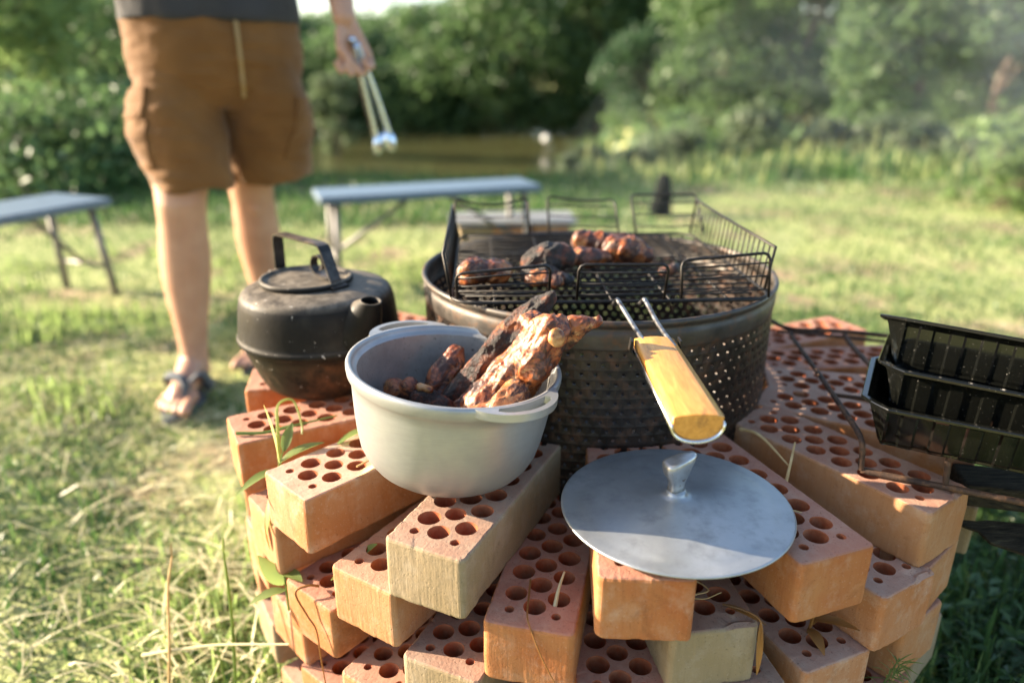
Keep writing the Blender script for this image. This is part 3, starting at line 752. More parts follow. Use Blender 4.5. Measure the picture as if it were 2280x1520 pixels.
def meat(name, label, build, m, amp=.004, seed=0, vox=.0015, group=None, ax=(.55, .1, .8)):
    bm = bmesh.new(); build(bm); me = remeshed(bm, vox, 2)
    A = Vector(ax).normalized(); S = Vector((seed * 3.1, seed * 1.7, seed * 5.3))
    def d(p):
        q = p - A * p.dot(A) * .68                          # stretched along the fibres
        return amp * (mnoise.noise(p * 42 + S) * .8 + mnoise.noise(q * 120 + S) * .75 + (.5 - abs(mnoise.noise(q * 190 + S))) * .38 + mnoise.noise(p * 300 + S) * .16 - .05)
    displace(me, d)
    if group == GP: me.transform(Matrix.Translation((-.002, .028, -.012)))  # pot meat pushed back along the line of sight from the camera
    o = link(name, me, m); lo = min(v.co.z for v in me.vertices); cx = sum(v.co.x for v in me.vertices) / len(me.vertices); cy = sum(v.co.y for v in me.vertices) / len(me.vertices)
    rebase(o, (cx, cy, lo)); return tag(o, label, 'grilled meat', group)
GP = 'pieces of grilled meat in the pot'; GG = 'pieces of meat on the grill'
def b1(bm):
    chain(bm, [(-.068, .690, .420), (-.030, .696, .466), (.004, .699, .509), (.022, .701, .528)], [(.017, .012, .020), (.019, .012, .021), (.018, .012, .018), (.015, .011, .014)])
    chain(bm, [(.018, .701, .531), (.032, .699, .541), (.043, .697, .549)], [(.016, .010, .011), (.011, .008, .010), (.006, .005, .0085)])
rib = meat('charred_rib', 'long black crusted rib leaning out of the pot, topmost of the meat there', b1, CHAR, .0042, 1, group=GP)
def b1b(bm):
    chain(bm, [(-.055, .676, .425), (-.012, .684, .466), (.018, .690, .504)], [(.014, .010, .017), (.013, .010, .016), (.012, .010, .013)])
meat('meat_strip', 'glossy reddish brown strip of meat between the charred rib and the big golden chunk', b1b, DARKM, .0038, 2, group=GP)
def b2(bm):
    chain(bm, [(-.030, .640, .450), (-.006, .645, .468), (.018, .647, .496), (.034, .640, .524)], [.020, .023, .025, .0215])
    blob(bm, (.040, .636, .532), .019); blob(bm, (.022, .630, .505), .020); blob(bm, (.024, .655, .536), (.016, .014, .012))
    chain(bm, [(.048, .652, .524), (.068, .650, .536), (.0855, .646, .5435)], [.0155, .0115, .0045])
big = meat('meat_chunk', 'big golden brown chunk of meat on the bone sticking out over the pot rim', b2, MEAT, .0052, 3, group=GP)
bm = bmesh.new(); blob(bm, (.0440, .6165, .5350), (.0085, .0055, .0095), Euler((R(-20), R(10), R(15))).to_matrix().to_4x4())
me = remeshed(bm, .001, 2); displace(me, lambda p: .0009 * mnoise.noise(p * 160)); 
me.transform(Matrix.Translation((-.002, .028, -.012))); bo = link('bone_end', me, BONE, big)
def b2c(bm): chain(bm, [(-.034, .610, .450), (-.012, .608, .460), (.006, .618, .474)], [.013, .016, .014]); blob(bm, (-.046, .604, .452), .011)
meat('meat_chunk', 'lumpy orange brown piece at the front of the pot just behind the rim', b2c, MEAT, .0045, 4, group=GP)
def b3(bm): chain(bm, [(-.084, .703, .425), (-.072, .714, .452), (-.060, .722, .478)], [(.018, .010, .016), (.019, .010, .018), (.010, .008, .009)])
meat('meat_chunk', 'upright dark streaked piece of meat leaning on the back wall inside the pot', b3, DARKM, .0032, 5, group=GP)
def b4(bm): blob(bm, (-.124, .688, .449), (.012, .011, .014)); blob(bm, (-.108, .684, .451), (.012, .010, .014))
meat('meat_chunk', 'small pale tan piece of meat at the left inside the pot', b4, MEAT, .0022, 6, group=GP)
def b5(bm): blob(bm, (-.090, .672, .443), (.017, .012, .016)); blob(bm, (-.073, .664, .437), (.016, .014, .014))
k5 = meat('meat_chunk', 'small blackened piece with a pale bone end beside the pale tan one in the pot', b5, CHAR, .003, 7, group=GP)
bm = bmesh.new(); chain(bm, [(-.0945, .6705, .4600), (-.084, .6675, .4580)], [.0046, .0040]); me = remeshed(bm, .0008, 1); me.transform(Matrix.Translation((-.002, .028, -.012))); link('bone_end', me, BONE, k5)
def b6(bm): blob(bm, (-.062, .660, .395), (.060, .055, .026))
meat('meat_chunk', 'dark mass of meat at the bottom of the pot beneath the other pieces', b6, CHAR, .004, 8, .0025, group=GP)
z0 = .5125
def g1(bm): blob(bm, (-.046, .866, z0 + .016), (.021, .018, .017)); blob(bm, (-.022, .872, z0 + .014), (.023, .018, .015)); blob(bm, (-.054, .858, z0 + .008), (.010, .010, .009))
meat('meat_chunk', 'small golden piece of meat at the left end of the grill basket', g1, DARKM, .0042, 9, group=GG)
def g2(bm):
    blob(bm, (.040, .895, z0 + .022), (.030, .018, .022), Matrix.Rotation(R(-25), 4, 'Y')); blob(bm, (.062, .90, z0 + .026), (.020, .016, .016)); blob(bm, (.034, .864, z0 + .013), (.024, .015, .012)); blob(bm, (.055, .856, z0 + .009), (.022, .010, .008))
meat('meat_chunk', 'tall blackened chunk of meat in the middle of the grill basket', g2, CHAR, .0045, 10, group=GG)
def g2b(bm): blob(bm, (.032, .852, z0 + .010), (.016, .010, .010)); blob(bm, (.050, .845, z0 + .008), (.015, .009, .008))
meat('meat_chunk', 'reddish piece lying against the front of the blackened chunk on the grill', g2b, DARKM, .0035, 11, group=GG)
def g3(bm):
    blob(bm, (.100, 1.000, z0 + .024), (.017, .015, .017)); blob(bm, (.122, .995, z0 + .022), (.013, .014, .015)); blob(bm, (.100, .948, z0 + .012), (.036, .017, .013), Matrix.Rotation(R(8), 4, 'Z'))
meat('meat_chunk', 'pale fatty piece of meat with two shiny knobs at the back of the grill basket', g3, DARKM, .0038, 12, group=GG)
def g4(bm): blob(bm, (.156, .970, z0 + .018), (.036, .020, .019), Matrix.Rotation(R(12), 4, 'Y')); blob(bm, (.176, .965, z0 + .013), (.016, .014, .012)); blob(bm, (.145, .985, z0 + .027), (.020, .014, .010))
meat('meat_chunk', 'brown block of meat, rightmost of the large pieces on the grill', g4, DARKM, .0042, 13, group=GG)
def g5(bm): chain(bm, [(.193, .905, z0 + .0045), (.208, .912, z0 + .006), (.214, .918, z0 + .008)], [.006, .007, .004])
meat('meat_scrap', 'tiny burnt scrap lying alone right of the meat on the grill wires', g5, CHAR, .002, 14, group=GG)

# ------------------------------------------------------------------ rusty rack with plastic trays on it
RST = mat('rusty_bar', (.09, .05, .03), .75, .35); h = NT(RST); n1 = h.noise(h.co(rnd=False), 110, 5, .7); n2 = h.noise(h.co(rnd=False), 28, 3)
c = h.ramp(n1, [(.32, (.022, .016, .013)), (.52, (.075, .042, .026)), (.68, (.17, .085, .04)), (.78, (.32, .20, .10))]); h.color(c); h.bump(n1, .8, .0015)
rk = thing('wire_rack', 'rusty bent wire rack lying on the bricks at the right, carrying the plastic trays', 'rack', (.45, .82, .356))
def bar(name, pts, r=.0032, k=5):
    bm = bmesh.new(); P = smooth_path(pts, k)
    tube(bm, P, [r * (1 + .14 * mnoise.noise(p * 140)) for p in P], 8); return link(name, bm_mesh(bm, smooth=True), RST, rk)
bar('side_bar', [(.4085, 1.005, .3985), (.4050, .975, .3960), (.391, .850, .3960), (.378, .745, .3955), (.3725, .700, .3945), (.3705, .684, .390), (.3705, .6795, .380), (.3715, .6790, .366), (.3725, .6785, .3605)])
bar('side_bar', [(.484, .995, .399), (.4795, .965, .396), (.468, .86, .3958), (.446, .665, .3955), (.4435, .651, .388), (.444, .649, .374), (.4445, .6475, .362)])
bar('side_bar', [(.560, .965, .399), (.555, .935, .396), (.540, .82, .3958), (.517, .626, .3955), (.515, .618, .388), (.5150, .616, .374), (.5152, .6145, .362)])
bar('side_bar', [(.640, .94, .399), (.634, .91, .396), (.61, .76, .3958), (.590, .59, .3955), (.588, .582, .388), (.588, .580, .362)])
bar('cross_bar', [(.392, 1.060, .4015), (.4100, 1.008, .4030), (.484, .998, .4025), (.565, .968, .4025), (.645, .942, .4025)], .0034)
bar('cross_bar', [(.3722, .6795, .3600), (.392, .6700, .3592), (.4450, .6465, .3590), (.5150, .6135, .3590), (.600, .575, .3590)], .0036)
bar('cross_bar', [(.420, 1.085, .372), (.50, 1.055, .374), (.60, 1.02, .374)], .0030)
bar('cross_bar', [(.386, .80, .3925), (.46, .775, .3925), (.62, .72, .3925)], .0026)
CHW = mat('charred_wood', (.03, .026, .02), .95, spec=.1); h = NT(CHW); n1 = h.noise(h.co((1, 8, 8), rnd=False), 30, 5, .7)
h.color(h.ramp(n1, [(.35, (.012, .011, .009)), (.6, (.045, .038, .026)), (.75, (.11, .10, .055))])); h.bump(n1, 1, .003)
bm = bmesh.new(); box(bm, (0, 0, 0), (.22, .05, .026), Matrix.Translation((.595, .668, .334)) @ Matrix.Rotation(R(-14), 4, 'Z'), .003); me = bm_mesh(bm)
pl = link('charred_plank', me, CHW); rebase(pl, (.595, .668, .321)); tag(pl, 'dark charred plank end under the rusty rack at the right edge', 'plank')
bm = bmesh.new(); prof = [(0, .0025), (.008, .0045), (.018, .006), (.028, .014), (.06, .019), (.12, .021), (.18, .020)]; rings = []
bM = Matrix.Translation((.486, .674, .299)) @ Matrix.Rotation(R(-16), 4, 'Z') @ Matrix.Rotation(R(25), 4, 'X')
for s, w in prof: rings.append([bm.verts.new(bM @ Vector((s, a * w - w * .6, b * .002))) for a, b in ((-1, -1), (1, -1), (1, 1), (-1, 1))])
for a, b in zip(rings, rings[1:]):
    for k in range(4): bm.faces.new((a[k], a[(k + 1) % 4], b[(k + 1) % 4], b[k]))
bm.faces.new(rings[0]); bm.faces.new(rings[-1])
bl = link('sooty_blade', bm_mesh(bm), CHW); rebase(bl, (.486, .674, .299)); tag(bl, 'flat sooty blade with a narrow tip pointing at the chipped tan brick', 'blade')

PLA = mat('black_plastic', (.0045, .0048, .0040), .12, spec=.5); h = NT(PLA); n1 = h.noise(h.co(), 40, 4, .6); n2 = h.noise(h.co(), 500, 2)
h.rough(h.f(n1, .35, .7, .06, .18)); h.color(h.mix(h.mul(h.f(n2, .70, .74), .5), (.0045, .0048, .0040), (.20, .19, .17))); h.b.inputs['Transmission Weight'].default_value = 0.0
def tray_mesh(L=.235, Wd=.158, H=.051, inset=.018):
    bm = bmesh.new(); base = []
    ch = .020; pts = [(ch, 0), (L - ch, 0), (L, ch), (L, Wd - ch), (L - ch, Wd), (ch, Wd), (0, Wd - ch), (0, ch)]
    for i, p in enumerate(pts):
        q = pts[(i + 1) % 8]; n = 90 if i % 4 == 0 else (60 if i % 2 == 0 else 14)
        base += [(p[0] + (q[0] - p[0]) * k / n, p[1] + (q[1] - p[1]) * k / n, i, k, n) for k in range(n)]
    cx, cy = L / 2, Wd / 2
    def ring(d, z, rib):
        out = []
        for x, y, i, k, n in base:
            nx = max(0, abs(x - cx) - (cx - ch)) * math.copysign(1, x - cx); ny = max(0, abs(y - cy) - (cy - ch)) * math.copysign(1, y - cy)
            l = math.hypot(nx, ny) or 1; nx /= l; ny /= l
            w = 0
            if i % 2 == 0:
                s = (k / n) * (7 if i % 4 == 0 else 6); ph = s % 1
                w = (1 if ph < .52 else 0) if 0.0 < s else 0
                w = w * .0019 if k not in (0,) else 0
            dd = d + w * rib
            out.append(bm.verts.new((x - nx * dd, y - ny * dd, z)))
        return out
    lv = [(-.0062, -.0034, 0), (-.0066, -.0010, 0), (-.0058, 0, 0), (-.0010, .0002, 0), (0, -.0006, 0), (.0006, -.0030, 0), (.0020, -.0055, .4), (.0036, -.0085, 1)]
    for t in (.35, .6, .85): lv.append((.0036 + (inset - .0036) * t, -.0085 - (H - .0085) * t, 1))
    lv += [(inset, -H + .0035, 1), (inset + .0008, -H + .001, .8), (inset + .0030, -H, .3), (inset + .012, -H + .0016, 0)]
    rings = [ring(*v) for v in lv]; n = len(base)
    for a, b in zip(rings, rings[1:]):
        for k in range(n): bm.faces.new((a[k], a[(k + 1) % n], b[(k + 1) % n], b[k]))
    bm.faces.new(rings[-1])
    me = bm_mesh(bm, 'tray', False); return me
tm = tray_mesh()
for p in tm.polygons: p.use_smooth = False
def tray(corner, yaw_, tiltx, label, tilty=0):
    o = link('plastic_tray', tm.copy(), PLA, world=False)
    o.matrix_world = Matrix.Translation(corner) @ Matrix.Rotation(R(yaw_), 4, 'Z') @ Matrix.Rotation(R(tiltx), 4, 'X') @ Matrix.Rotation(R(tilty), 4, 'Y')
    md = o.modifiers.new('t', 'SOLIDIFY'); md.thickness = .0006
    return tag(o, label, 'food tray', 'black plastic food trays stacked on the rusty rack')
tray((.3590, .6680, .4440), -29, 0, 'lowest black plastic tray of the stack, standing on the rack with a glossy pale rim', 0)  # tray corners and yaw worked out beforehand from image pixels
tray((.3790, .6870, .4770), -31, -4, 'middle black plastic tray resting inside the lowest one', 1)
tray((.3960, .7310, .5175), -31, -18, 'topmost black plastic tray, tipped away with its rim corner highest', 2)

# ------------------------------------------------------------------ the person with the tongs
SKIN = mat('skin', (.56, .335, .225), .48, spec=.4); h = NT(SKIN); n1 = h.noise(h.co(rnd=False), 14, 4); n2 = h.noise(h.co(rnd=False), 400, 2)
h.color(h.mix(h.f(n1, .35, .7), (.50, .285, .185), (.41, .21, .13))); h.bump(n2, .1, .0006)
h.b.inputs['Subsurface Weight'].default_value = .15; h.b.inputs['Subsurface Radius'].default_value = (.02, .008, .004); h.b.inputs['Subsurface Scale'].default_value = .4
def cloth_mat(name, a, b, sc=700):
    m = mat(name, a, .9, spec=.2); h = NT(m); n1 = h.noise(h.co(rnd=False), 9, 4); w = h.noise(h.co((1, 1, 2.2), rnd=False), sc, 2)
    h.color(h.mix(h.f(n1, .35, .7), a, b)); h.bump(w, .35, .001); h.b.inputs['Sheen Weight'].default_value = .15; return m
SHORT = cloth_mat('brown_cotton', (.185, .085, .025), (.135, .060, .017)); SHIRT = cloth_mat('dark_grey_jersey', (.048, .045, .045), (.034, .032, .033)); RUB = mat('grey_rubber', (.075, .085, .095), .7)
HAIR = mat('brown_hair', (.04, .025, .015), .6); CORD = mat('tan_cord', (.30, .19, .075), .85)
PER = Vector((-.74, 1.80, 0.0)); per = thing('person', 'person in dark shirt, brown cargo shorts and flip flops, holding tongs on the lawn', 'person', PER)
fw = Vector((math.sin(R(24)), -math.cos(R(24)), 0)); lf = Vector((math.cos(R(24)), math.sin(R(24)), 0))       # facing and the person's left
def chainE(bm, pts, rads, n=8):
    """elliptic limb: rads as (across, deep) in the body's own axes"""
    rot = Matrix.Rotation(R(24), 4, 'Z')
    for (a, ra), (b, rb) in zip(zip(pts, rads), zip(pts[1:], rads[1:])):
        a, b = Vector(a), Vector(b)
        for k in range(n + 1):
            t = k / n; rx, ry = ra[0] + (rb[0] - ra[0]) * t, ra[1] + (rb[1] - ra[1]) * t
            blob(bm, a.lerp(b, t), (rx, ry, min(rx, ry)), rot)
def loft(bm, secs, seg=32, rotz=24):
    """closed loft of horizontal ellipses (x, y, z, rx, ry)"""
    ca, sa = math.cos(R(rotz)), math.sin(R(rotz)); rings = []
    for x, y, z, rx, ry in secs:
        ring = []
        for k in range(seg):
            a = 2 * PI * k / seg; u, v = rx * math.cos(a), ry * math.sin(a); ring.append(bm.verts.new((x + u * ca - v * sa, y + u * sa + v * ca, z)))
        rings.append(ring)
    for a, b in zip(rings, rings[1:]):
        for k in range(seg): bm.faces.new((a[k], a[(k + 1) % seg], b[(k + 1) % seg], b[k]))
    bm.faces.new(rings[0]); bm.faces.new(rings[-1])
def leg_secs(ax, ay, kx, ky, hx, hy, d=1.0):
    S = []
    for z, t, rx, ry, off in ((.055, 0, .034, .042, -.012), (.085, .04, .0335, .040, -.006), (.12, .1, .0345, .040, 0), (.17, .2, .040, .046, .004), (.23, .33, .050, .056, .012), (.29, .48, .0570, .063, .016),
                              (.34, .62, .0585, .065, .015), (.39, .76, .0555, .060, .008), (.43, .87, .0535, .056, 0), (.47, 1, .0555, .058, -.004)):
        x, y = ax + (kx - ax) * t, ay + (ky - ay) * t; S.append((x - fw.x * off, y - fw.y * off, z, rx * d, ry * d))
    for z, t in ((.52, .15), (.60, .4), (.70, .75), (.78, 1)):
        x, y = kx + (hx - kx) * t, ky + (hy - ky) * t; S.append((x, y, z, .058 + .020 * t, .060 + .024 * t))
    return S
bm = bmesh.new()
A1, K1, H1 = (-.806, 1.715), (-.770, 1.700), (-.748, 1.768); A2, K2, H2 = (-.690, 1.985), (-.680, 1.915), (-.622, 1.852)
loft(bm, leg_secs(*A1, *K1, *H1)); loft(bm, leg_secs(*A2, *K2, *H2))
pc = Vector((-.682, 1.805, 0))
loft(bm, [(pc.x, pc.y, .72, .13, .10), (pc.x, pc.y, .80, .165, .115), (pc.x, pc.y, .90, .165, .112), (pc.x, pc.y, 1.02, .150, .105), (pc.x, pc.y, 1.15, .160, .112), (pc.x, pc.y, 1.28, .175, .112), (pc.x, pc.y, 1.36, .165, .095), (pc.x, pc.y, 1.42, .10, .07), (pc.x, pc.y, 1.46, .058, .06), (pc.x + fw.x * .01, pc.y + fw.y * .01, 1.54, .054, .058)])
# head with face
hp = pc + fw * .025 + Vector((0, 0, 1.635)); HR = Matrix.Rotation(R(24), 4, 'Z')
blob(bm, hp + Vector((0, 0, .02)), (.074, .092, .10), HR); blob(bm, hp + fw * .030 - Vector((0, 0, .055)), (.056, .060, .058), HR)
chain(bm, [hp + fw * .088 + Vector((0, 0, .012)), hp + fw * .108 - Vector((0, 0, .022))], [.010, .015], 5)
for s in (-1, 1):
    blob(bm, hp + lf * s * .076 - Vector((0, 0, .005)), (.009, .020, .030), HR); blob(bm, hp + lf * s * .031 + fw * .080 + Vector((0, 0, .014)), (.013, .011, .010), HR)
blob(bm, hp + fw * .084 - Vector((0, 0, .054)), (.025, .012, .006), HR); blob(bm, hp + fw * .081 - Vector((0, 0, .066)), (.021, .012, .006), HR)
# feet with toes
def foot(heel, toe, big_side):
    h_, t_ = Vector((*heel, .0)), Vector((*toe, .0)); d = (t_ - h_).normalized(); s = Vector((d.y, -d.x, 0)) * big_side
    chain(bm, [h_ + d * .035 + Vector((0, 0, .038)), h_ + d * .10 + Vector((0, 0, .040)), h_ + d * .175 + Vector((0, 0, .032))], [.032, .034, .028])
    chain(bm, [h_ + d * .060 + Vector((0, 0, .066)), h_ + d * .12 + Vector((0, 0, .050)), h_ + d * .19 + Vector((0, 0, .031))], [.034, .030, .022])
    blob(bm, h_ + d * .185 + s * .022 + Vector((0, 0, .027)), (.024, .024, .017)); blob(bm, h_ + d * .178 - s * .020 + Vector((0, 0, .025)), (.024, .024, .014))
    for k, (off, ln, r) in enumerate(((.033, .252, .0125), (.011, .247, .0088), (-.007, .238, .0082), (-.023, .227, .0078), (-.037, .213, .0075))):
        chain(bm, [h_ + d * .19 + s * off * .9 + Vector((0, 0, .025)), h_ + d * (ln - .016) + s * off + Vector((0, 0, .026)), h_ + d * ln + s * off + Vector((0, 0, .020))], [r * 1.05, r, r * 1.05], 6)
    return h_, t_, d, s
F1 = foot((-.813, 1.765), (-.790, 1.53), -1); F2 = foot((-.684, 2.040), (-.700, 1.820), 1)
# arms: the person's left hand holds the tongs, the right one is bent up out of the camera frame
shL = pc + lf * .185 + Vector((0, 0, 1.36)); shR = pc - lf * .185 + Vector((0, 0, 1.36))
elL, wrL = Vector((-.430, 1.900, 1.095)), Vector((-.372, 1.760, .868))
chain(bm, [shL, shL.lerp(elL, .5), elL], [.050, .044, .038], 12); chain(bm, [elL, elL.lerp(wrL, .3), wrL], [.038, .039, .0255], 12)
elR, wrR = Vector((-.985, 1.80, 1.10)), Vector((-.86, 1.62, 1.22))
chain(bm, [shR, shR.lerp(elR, .5), elR], [.050, .044, .038], 12); chain(bm, [elR, elR.lerp(wrR, .3), wrR], [.038, .039, .026], 12)
# left hand, palm towards the thigh, fingers closed on the tongs
TG0, TG1 = Vector((-.352, 1.745, .815)), Vector((-.300, 1.770, .590))         # tongs: pivot end and tip
td = (TG1 - TG0).normalized()
hd_ = Vector((.18, -.04, -.98)).normalized(); hs = Vector((.93, .30, .16)).normalized(); hf = hd_.cross(hs).normalized()
hf = hf if hf.y < 0 else -hf
pm = wrL + hd_ * .050 + hs * .008
for k in range(6): blob(bm, wrL + hd_ * (.008 + .014 * k) + hs * (.006 + .001 * k), (.021 + .0026 * k, .015, .016))
for k in range(4):
    kn = wrL + hd_ * (.092 - .006 * abs(k - 1.2)) + hs * (.034 - .0205 * k) 
    mid = kn + hd_ * (.026 + .003 * (k in (1, 2))) + hf * .020; tip = mid + hd_ * .004 + hf * .016 - hs * .010; tip2 = tip - hd_ * .018 - hs * .006
    chain(bm, [kn, mid, tip, tip2], [.0088, .0080, .0074, .0066], 6)
chain(bm, [wrL + hd_ * .03 - hs * .016 + hf * .010, wrL + hd_ * .066 - hs * .026 + hf * .026, wrL + hd_ * .096 - hs * .012 + hf * .034], [.013, .0115, .0085], 7)
# right hand, relaxed
hq = Vector((.6, -.6, .5)).normalized(); hv = Vector((.3, -.35, -.8)).normalized()
for k in range(6): blob(bm, wrR + hq * (.008 + .014 * k), (.016, .022 + .0026 * k, .016))
for k in range(4):
    kn = wrR + hq * .088 + hv * (.030 - .019 * k); mid = kn + hq * .034 + Vector((.008, 0, 0)); tip = mid + hq * .026 + Vector((.014, 0, 0)); chain(bm, [kn, mid, tip], [.0102, .0090, .0076], 6)
chain(bm, [wrR + hq * .03 + hv * .02, wrR + hq * .066 + hv * .036 + Vector((.01, 0, 0)), wrR + hq * .095 + hv * .036 + Vector((.018, 0, 0))], [.013, .0112, .0085], 7)
for K_ in (K1, K2): blob(bm, (K_[0] + fw.x * .034, K_[1] + fw.y * .034, .478), (.026, .022, .030)); blob(bm, (K_[0] + fw.x * .036, K_[1] + fw.y * .036, .425), (.014, .014, .020))
bme = remeshed(bm, .0036, 2); body = link('body', bme, SKIN, per)
bm = bmesh.new(); blob(bm, hp + Vector((0, 0, .045)) - fw * .012, (.081, .094, .090), HR); bmesh.ops.delete(bm, geom=[v for v in bm.verts if (v.co - hp).dot(fw) > .045 and v.co.z < hp.z + .085 or v.co.z < hp.z - .015 + (-.05 if (v.co - hp).dot(fw) < 0 else 0)], context='VERTS')
link('hair', bm_mesh(bm, smooth=True), HAIR, per)
# shorts
bm = bmesh.new()
loft(bm, [(pc.x, pc.y, .680, .150, .085), (pc.x, pc.y, .705, .172, .108), (pc.x, pc.y, .740, .188, .127), (pc.x, pc.y, .78, .192, .132), (pc.x, pc.y, .83, .189, .128), (pc.x, pc.y, .880, .184, .120), (pc.x, pc.y, .90, .180, .118)])
h1, h2 = Vector((-.744, 1.716, 0)), Vector((-.618, 1.905, 0))
t1, t2 = pc - lf * .098, pc + lf * .098
loft(bm, [(h1.x, h1.y, .503, .0850, .096), (h1.x - .003, h1.y, .53, .0870, .098), (h1.x - .010, h1.y + .012, .57, .0920, .104), (t1.x * .6 + h1.x * .4 - .010, t1.y * .6 + h1.y * .4, .63, .1040, .116), (t1.x - .002, t1.y, .70, .0940, .122), (t1.x, t1.y, .75, .080, .110)])
loft(bm, [(h2.x, h2.y, .503, .1040, .104), (h2.x, h2.y, .53, .1050, .106), (h2.x, h2.y - .01, .58, .1050, .110), (t2.x * .6 + h2.x * .4 + .004, t2.y * .6 + h2.y * .4, .63, .1040, .118), (t2.x, t2.y, .70, .0930, .122), (t2.x, t2.y, .75, .080, .110)])
sme = remeshed(bm, .006, 14)
def fold(p):
    q = p - Vector((pc.x, pc.y, 0))
    def ridge(v): return 1 - 2 * abs(v)
    a = ridge(mnoise.noise(Vector((q.x * 7 + q.z * 3, q.y * 7, q.z * 24)))) * .0042
    b = ridge(mnoise.noise(Vector((q.x * 15 + 4, q.y * 15 + q.z * 8, q.z * 48)))) * .0028
    c = .0075 * mnoise.noise(Vector((q.x * 11 + q.z * 9, q.y * 11, q.z * 5)))
    hem = .006 * math.sin(math.atan2(q.y, q.x) * 9) * max(0, 1 - (p.z - .5) / .06)
    return a + b + c + hem - .002
displace(sme, fold); sh = link('shorts', sme, SHORT, per)
from mathutils.bvhtree import BVHTree
def draped(src, pts_uv, origin, right, up, ray, off, th):
    """sheet laid on the surface of src: a grid shot along ray, with thickness th"""
    vs = [Vector(v.co) + PER for v in src.vertices]; bv = BVHTree.FromPolygons(vs, [tuple(p.vertices) for p in src.polygons]); bm = bmesh.new(); g = []
    for row in pts_uv:
        r_ = []
        for u, v in row:
            o_ = origin + right * u + up * v - ray * .5; hit = bv.ray_cast(o_, ray)
            p = hit[0] if hit[0] else o_ + ray * .5
            r_.append(p)
        g.append(r_)
    a = [[bm.verts.new(p - ray * (off + th)) for p in r_] for r_ in g]; b = [[bm.verts.new(p + ray * .004) for p in r_] for r_ in g]
    nr, nc = len(a), len(a[0])
    for i in range(nr - 1):
        for j in range(nc - 1):
            bm.faces.new((a[i][j], a[i][j + 1], a[i + 1][j + 1], a[i + 1][j])); bm.faces.new((b[i][j], b[i + 1][j], b[i + 1][j + 1], b[i][j + 1]))
    for i in range(nr - 1):
        for j in (0, nc - 1): bm.faces.new((a[i][j], a[i + 1][j], b[i + 1][j], b[i][j]))
    for j in range(nc - 1):
        for i in (0, nr - 1): bm.faces.new((a[i][j], a[i][j + 1], b[i][j + 1], b[i][j]))
    return bm_mesh(bm, smooth=False)
def grid(u0, u1, v0, v1, nu=12, nv=8, sag=0.0): return [[(u0 + (u1 - u0) * i / nu, v0 + (v1 - v0) * j / nv + sag * (i / nu)) for i in range(nu + 1)] for j in range(nv + 1)]
ray = Vector((.55, .835, 0)); rt = Vector((.835, -.55, 0)); up = Vector((0, 0, 1)); o1 = Vector((-.775, 1.73, 0))
link('cargo_pocket', draped(sme, grid(-.085, .035, .555, .660), o1, rt, up, ray, .001, .004), SHORT, sh)
link('pocket_flap', draped(sme, grid(-.086, .028, .655, .715, sag=.01), o1, rt, up, ray, .002, .006), SHORT, sh)
ray2 = Vector((-.80, .6, 0)).normalized(); rt2 = Vector((.6, .80, 0)); o2 = Vector((-.575, 1.87, 0))
link('cargo_pocket', draped(sme, grid(-.03, .06, .555, .655), o2, rt2, up, ray2, .001, .004), SHORT, sh)
link('pocket_flap', draped(sme, grid(-.032, .062, .65, .70), o2, rt2, up, ray2, .002, .006), SHORT, sh)
link('drawstring', draped(sme, grid(-.0045, .0045, .700, .865, 2, 14), pc + lf * .040 + fw * .1, lf, up, -fw, .002, .005), CORD, sh)
# shirt
bm = bmesh.new()
loft(bm, [(pc.x, pc.y, .858, .1960, .134), (pc.x, pc.y, .90, .1950, .132), (pc.x, pc.y, 1.0, .190, .130), (pc.x, pc.y, 1.15, .190, .132), (pc.x, pc.y, 1.28, .200, .128), (pc.x, pc.y, 1.37, .185, .108), (pc.x, pc.y, 1.425, .115, .085), (pc.x, pc.y, 1.445, .075, .072)])
chain(bm, [shL, shL.lerp(elL, .62)], [.062, .062], 10); chain(bm, [shR, shR.lerp(elR, .62)], [.062, .062], 10)
tme = remeshed(bm, .007, 3)
def wav(p): return .005 * mnoise.noise(Vector((p.x * 14, p.y * 14, p.z * 12))) + .003 * mnoise.noise(Vector((p.x * 30, p.y * 30, p.z * 20)))
displace(tme, wav); link('shirt', tme, SHIRT, per)
# flip flops
for (h_, t_, d, s) in (F1, F2):
    bm = bmesh.new(); n = 28; lo, hi = [], []
    for k in range(n):
        a = 2 * PI * k / n; u = math.cos(a); w = .046 - .008 * (u < 0) * abs(u) ** .5
        p = h_ + d * (.128 + .137 * u) + s * (w * math.sin(a) * (1 - .1 * abs(u) ** 4)); lo.append(bm.verts.new((p.x, p.y, -.012))); hi.append(bm.verts.new((p.x, p.y, .009)))
    bm.faces.new(lo[::-1]); bm.faces.new(hi)
    for k in range(n): bm.faces.new((lo[k], lo[(k + 1) % n], hi[(k + 1) % n], hi[k]))
    ff = link('flip_flop', bm_mesh(bm), RUB, per)
    bm = bmesh.new(); th_ = h_ + d * .192 + s * .020 + Vector((0, 0, .012))
    for sg in (-1, 1):
        strap(bm, smooth_path([th_, th_ + Vector((0, 0, .040)) - d * .006, h_ + d * .165 + s * (.020 + sg * .018) + Vector((0, 0, .070)), h_ + d * .125 + s * sg * .045 + Vector((0, 0, .058)), h_ + d * .085 + s * sg * .047 + Vector((0, 0, .008))], 5), .034, .007, d)
    link('thong_strap', bm_mesh(bm), RUB, ff)
